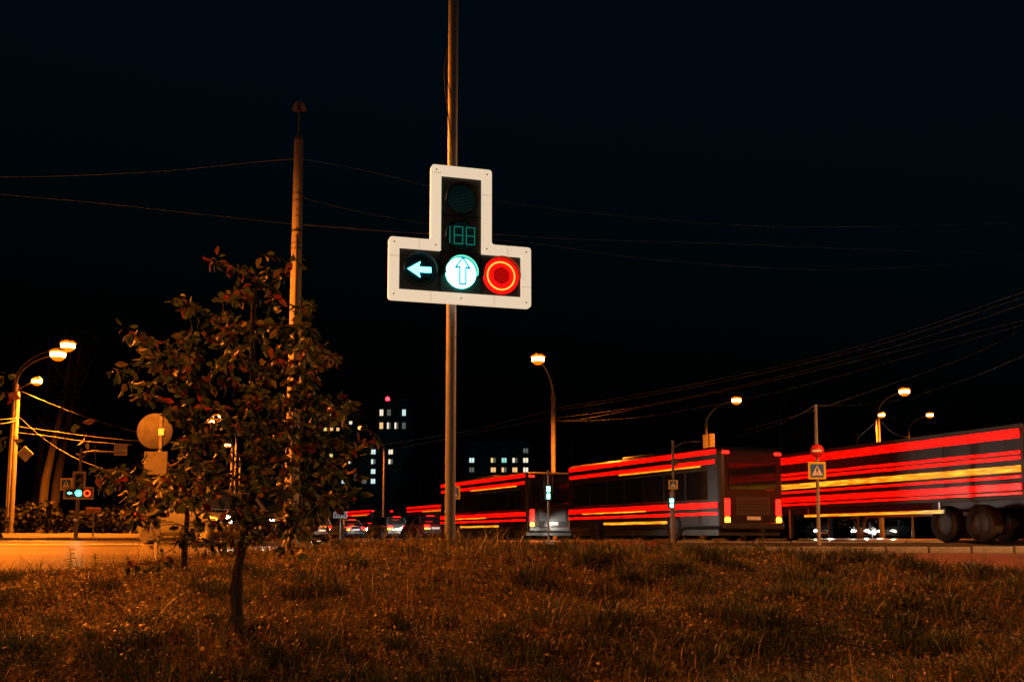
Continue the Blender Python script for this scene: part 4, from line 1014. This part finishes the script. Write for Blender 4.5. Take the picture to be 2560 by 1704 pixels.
def far_tree(label, px, Y, top_py, w, seed, tall_trunk=False, trunk_lean=0.0, name='tree', group='dark trees beyond the road', m='far_foliage'):
    rg = random.Random(seed); b0 = Vector((X_(px, Y), Y, float(road_z(Y)) - .1)); H = at(px, top_py, Y).z - b0.z
    t = thing(name, label, 'tree', b0, group=group)
    top = Vector((trunk_lean, 0, H * .92))
    MB().tube([(0, 0, 0), top * .3 + Vector((rg.uniform(-.2, .2), 0, 0)), top * .65, top], [.22 * H / 10, .18 * H / 10, .11 * H / 10, .03], 8).build('trunk', 'pale_bark' if tall_trunk else 'bark', t)
    br = MB()
    for k in range(7):
        f = rg.uniform(.45 if tall_trunk else .2, .9); a = rg.uniform(0, 2 * PI); p = top * f
        br.tube([p, p + Vector((math.cos(a) * w * .5, math.sin(a) * w * .5, H * .06)), p + Vector((math.cos(a) * w * .8, math.sin(a) * w * .8, H * .13))], [.05, .035, .01], 5, False)
    kind(br.build('branch', 'bark', t), 'stuff')
    blobs = []
    for k in range(11):
        f = rg.uniform(.55 if tall_trunk else .22, .98); ww = w * (1.05 - .75 * abs(f - .55) / .5 if not tall_trunk else .7)
        a = rg.uniform(0, 2 * PI); rr = rg.uniform(.25, .5) * w
        blobs.append(((top.x * f + math.cos(a) * ww * .55, math.sin(a) * ww * .55, H * f), rr, rr * rg.uniform(.8, 1.3)))
    clump_foliage('crown', t, blobs, 60 if tall_trunk else 120, .16, seed, m); return t
far_tree('tall bare stemmed tree, left of three behind the left traffic light', 98, 52, 800, 1.5, 31, True, 1.3)
far_tree('tall bare stemmed tree in the middle behind the left traffic light', 128, 54, 780, 1.4, 32, True, 1.2)
far_tree('tall bare stemmed tree nearest the left signal mast', 78, 58, 850, 1.6, 33, True, .6)
for i_, (px_, Y_, tpy, w_, lb) in enumerate(((1430, 95, 985, 3.4, 'dark round tree right behind the concrete lamp post'), (1570, 105, 960, 4.2, 'tallest dark tree between the concrete lamp post and the bus'), (1690, 100, 1010, 3.6, 'dark tree behind the slim bracket pole'), (1960, 92, 965, 4.0, 'dark tree behind the no entry post'), (2080, 98, 1030, 3.6, 'dark tree between the no entry post and the thin bare post'), (2420, 85, 990, 4.0, 'dark tree beyond the trailer near the picture edge'), (1050, 130, 1150, 4.0, 'low dark tree left of the steel post in front of the blocks'), (330, 70, 1090, 3.2, 'dark tree behind the round sign'), (700, 120, 1150, 4.2, 'dark tree behind the foot of the utility pole'))):
    far_tree(lb, px_, Y_, tpy, w_, 50 + i_)
def shrub(label, px, Y, top_py, w, seed, m='far_foliage'):
    rg = random.Random(seed); b0 = Vector((X_(px, Y), Y, float(road_z(Y)))); H = at(px, top_py, Y).z - b0.z
    t = thing('shrub', label, 'shrub', b0, group='shrubs along the far verge')
    st = MB()
    for k in range(6): st.tube([(rg.uniform(-.1, .1), 0, 0), (rg.uniform(-.6, .6) * w, rg.uniform(-.4, .4), H * .7)], [.03, .01], 5, False)
    kind(st.build('stem', 'bark', t), 'stuff')
    clump_foliage('foliage', t, [((rg.uniform(-.7, .7) * w, rg.uniform(-.3, .3) * w, H * rg.uniform(.3, .8)), w * .4, H * .3) for _ in range(7)], 260, .11, seed, m); return t
shrub('leafy shrub glowing beyond the trailer beside the thin posts', 2155, 66, 1150, 2.2, 71)
shrub('dark shrub at the foot of the tall bare stemmed trees', 110, 47, 1255, 1.8, 72)
shrub('dark shrub behind the left traffic light', 260, 50, 1265, 2.2, 73)
shrub('low shrub right of the low wide sign', 320, 48, 1275, 2.0, 74)
shrub('low shrub close to the left lamp pole', 30, 50, 1262, 2.0, 75)

# ------------------------------------------------------------------ weeds
def weed(label, px, py_top, Y, seed):
    rg = random.Random(seed); x = X_(px, Y); z0 = float(ground_z(x, Y)); b0 = Vector((x, Y, z0 - .02)); H = at(px, py_top, Y).z - b0.z
    t = thing('weed_plant', label, 'weed', b0, group='tall weeds on the grass crest')
    MB().tube([(0, 0, 0), (.01, 0, H * .5), (-.005, 0, H)], [.006, .005, .002], 5).build('stem', LEAFM[2], t)
    for k in range(18):
        f = .3 + .7 * k / 18; a = k * 2.4; d = Vector((math.cos(a), math.sin(a), rg.uniform(.1, .7))).normalized()
        o = bpy.data.objects.new('leaf', LEAF_MESH[rg.choice((0, 4, 5))]); C.objects.link(o); o.parent = t
        o.matrix_local = Matrix.Translation((0, 0, H * f)) @ d.to_track_quat('Y', 'Z').to_matrix().to_4x4() @ Matrix.Diagonal((.035, .085 * (1.15 - f * .6), .05, 1))
    return t
weed('tall bushy weed on the crest below the no entry sign', 1906, 1322, 10.2, 1)
weed('spreading pale weed on the crest left of the tall one', 1792, 1352, 10.4, 2)
weed('weed stalk at the left road edge beside the grass', 178, 1368, 10.6, 3)
weed('dark weed stalk next to the stalk at the left road edge', 240, 1378, 10.5, 4)

# ------------------------------------------------------------------ grass
def grass():
    NB = 340000
    # denser near the camera: sample depth with 1/Y weight
    Y = 3.9 * (13.4 / 3.9) ** nrs.rand(NB); X = (nrs.rand(NB) * 2 - 1) * (Y * .6 + 1.4)
    Z = ground_z(X, Y)
    pn = .5 + .5 * np.sin(1.3 * X + 2.2 * np.sin(.9 * Y)) * np.sin(1.7 * Y + 1.1 * np.sin(1.4 * X)); pn2 = .5 + .5 * np.sin(5.1 * X + 1.7 * Y) * np.sin(4.3 * Y - 2.2 * X)
    tall = nrs.rand(NB) < (.03 + .06 * pn)
    h = (.025 + .060 * nrs.rand(NB) ** 1.6 * (.4 + 1.1 * pn)) * (1 + 1.5 * tall)
    crest = np.exp(-((Y - 10.2) / .9) ** 2); h *= 1 + .35 * crest * nrs.rand(NB)
    w = .0018 + .0026 * nrs.rand(NB)
    a = nrs.rand(NB) * 2 * PI; ln = h * (.25 + .75 * nrs.rand(NB)); b = nrs.rand(NB) * 2 * PI
    dx, dy = np.cos(a), np.sin(a); wx, wy = np.cos(b) * w, np.sin(b) * w
    base = np.stack([X, Y, Z - .01], 1)
    p1 = base + np.stack([dx * ln * .25, dy * ln * .25, h * .55], 1); p2 = base + np.stack([dx * ln, dy * ln, h * (1 - .25 * (ln / h) ** 2)], 1)
    wv = np.stack([wx, wy, 0 * w], 1)
    V = np.stack([base - wv, base + wv, p1 + wv * .75, p1 - wv * .75, p2], 1).reshape(-1, 3)
    o = np.arange(NB)[:, None] * 5
    Fq = o + np.array([[0, 1, 2, 3]]); Ft = o + np.array([[3, 2, 4]])
    gcol = np.array([[.060, .052, .015], [.038, .042, .012], [.12, .07, .026], [.17, .095, .038], [.08, .045, .018]])
    dense = np.clip(1.4 * pn - .2, 0, 1)
    pick = np.where(nrs.rand(NB) < .25 + .35 * pn2, nrs.choice([2, 3, 4], NB), nrs.choice([0, 1], NB))
    col = gcol[pick] * (.6 + .8 * nrs.rand(NB, 1)); colV = np.repeat(col, 5, 0)
    # small herb leaves and dry litter between the blades
    NL = 170000
    Y = 3.9 * (13.0 / 3.9) ** nrs.rand(NL); X = (nrs.rand(NL) * 2 - 1) * (Y * .6 + 1.4); Z = ground_z(X, Y) + .01 + .055 * nrs.rand(NL) ** 1.5
    A = nrs.normal(size=(NL, 3)); A[:, 2] *= .5; A /= np.linalg.norm(A, axis=1)[:, None]; B = np.cross(A, nrs.normal(size=(NL, 3))); B /= np.linalg.norm(B, axis=1)[:, None]
    s = (.006 + .013 * nrs.rand(NL, 1) ** 2); P = np.stack([X, Y, Z], 1)
    V2 = np.stack([P - A * s, P + B * s * .55, P + A * s, P - B * s * .55], 1).reshape(-1, 3)
    F2 = np.arange(NL)[:, None] * 4 + np.arange(4)[None] + len(V)
    c2 = np.array([[.06, .07, .02], [.04, .05, .015], [.13, .08, .03], [.20, .12, .05], [.26, .2, .11]])[nrs.choice(5, NL, p=[.3, .25, .25, .15, .05])] * (.6 + .8 * nrs.rand(NL, 1))
    V = np.concatenate([V, V2]).astype(np.float32); colV = np.concatenate([colV, np.repeat(c2, 4, 0)])
    loops = np.concatenate([np.concatenate([Fq, Ft], 1).reshape(-1), F2.reshape(-1)]).astype(np.int32)
    sizes = np.concatenate([np.tile([4, 3], NB), np.full(NL, 4)]).astype(np.int32)
    me = bpy.data.meshes.new('grass'); me.vertices.add(len(V)); me.vertices.foreach_set('co', V.reshape(-1))
    me.loops.add(len(loops)); me.loops.foreach_set('vertex_index', loops); me.polygons.add(len(sizes))
    me.polygons.foreach_set('loop_start', np.concatenate([[0], np.cumsum(sizes)[:-1]]).astype(np.int32)); me.update(calc_edges=True)
    at_ = me.color_attributes.new('tint', 'FLOAT_COLOR', 'POINT'); at_.data.foreach_set('color', np.concatenate([colV, np.ones((len(colV), 1))], 1).astype(np.float32).reshape(-1))
    me.materials.append(MATS['grass_blades']); o = bpy.data.objects.new('grass', me); C.objects.link(o); kind(o, 'stuff')
    # long stalks and tufts standing above the rest, mostly on the crest
    mb_v, mb_f, mc = [], [], []; tv, tf, bzz = [], [], 0.0
    for k in range(460):                                    # tufts of longer darker grass
        y = 4.0 * (10.8 / 4.0) ** rnd.random(); x = rnd.uniform(-1, 1) * y * .56; rr = rnd.uniform(.05, .16); hh = rnd.uniform(.05, .12)
        if k % 2 and y > 6: x = abs(x)
        if x > .5 and y > 7.5: hh *= 1.7
        for q_ in range(int(190 * rr / .1)):
            an = rnd.uniform(0, 2 * PI); ra = rr * rnd.random() ** .6; bx, by = x + ra * math.cos(an), y + ra * math.sin(an); bzz = float(ground_z(bx, by)) if q_ % 8 == 0 else bzz
            H = hh * rnd.uniform(.5, 1.1); a = an + rnd.gauss(0, .7); ln = H * rnd.uniform(.1, .9); w = rnd.uniform(.0015, .003); b = rnd.uniform(0, PI)
            e = Vector((math.cos(b) * w, math.sin(b) * w, 0)); o_ = len(tv)
            p0, p1, p2 = Vector((bx, by, bzz - .02)), Vector((bx + math.cos(a) * ln * .3, by + math.sin(a) * ln * .3, bzz + H * .6)), Vector((bx + math.cos(a) * ln, by + math.sin(a) * ln, bzz + H * (1 - .2 * ln / H)))
            tv += [p0 - e, p0 + e, p1 + e * .8, p1 - e * .8, p2]; tf += [(o_, o_ + 1, o_ + 2, o_ + 3), (o_ + 3, o_ + 2, o_ + 4)]
    me = bpy.data.meshes.new('grass_tuft'); me.from_pydata([tuple(v) for v in tv], [], tf)
    me.materials.append(mat('tuft_grass', (.035, .05, .018), .5, var=.5, scale=2)); o = bpy.data.objects.new('grass_tuft', me); C.objects.link(o); kind(o, 'stuff')
    for k in range(900):
        if rnd.random() < .55: y = rnd.gauss(10.1, .5); x = rnd.uniform(-5.6, 5.6)
        else: y = 4.2 * (11 / 4.2) ** rnd.random(); x = rnd.uniform(-1, 1) * y * .55
        if k % 3 == 0: x = X_(rnd.gauss(1190, 90), y) if y > 8.5 else x
        z = float(ground_z(x, y)); H = rnd.uniform(.12, .30); a = rnd.uniform(0, 2 * PI); lean = H * rnd.uniform(.15, .8); w = rnd.uniform(.003, .006); b = rnd.uniform(0, PI)
        pr = None
        for q in range(6):
            f = q / 5; p = Vector((x + math.cos(a) * lean * f * f, y + math.sin(a) * lean * f * f, z + H * (f - .22 * (lean / H) * f ** 3)))
            ww = w * (1 - f * .92); e = Vector((math.cos(b) * ww, math.sin(b) * ww, 0))
            o_ = len(mb_v); mb_v += [p - e, p + e]; mc += [rnd.random()] * 0
            if q: mb_f.append((o_ - 2, o_ - 1, o_ + 1, o_))
    me = bpy.data.meshes.new('tall_grass'); me.from_pydata([tuple(v) for v in mb_v], [], mb_f)
    me.materials.append(mat('tall_grass', (.085, .08, .03), .55, var=.45, scale=3)); o = bpy.data.objects.new('tall_grass', me); C.objects.link(o); kind(o, 'stuff')
grass()
# fallen leaves lying on the grass under the sapling
for px_, py_, ci, lb in ((772, 1470, 8, 'red curled leaf fallen on the grass right of the sapling trunk'), (385, 1480, 6, 'rust leaf fallen on the grass left of the sapling trunk'), (890, 1640, 7, 'dry leaf lying in the grass at the bottom of the picture')):
    Y_ = 5.0
    for _ in range(60):
        p = at(px_, py_, Y_); g = float(ground_z(p.x, p.y)) + .05
        if p.z < g: break
        Y_ += .1
    o = bpy.data.objects.new('fallen_leaf', LEAF_MESH[ci]); C.objects.link(o)
    o.location = (p.x, p.y, g); o.scale = (.08, .08, .08); o.rotation_euler = (rnd.uniform(-.6, .6), rnd.uniform(-.6, .6), rnd.uniform(0, 6))
    tag(o, lb, 'leaf', 'fallen leaves on the grass')
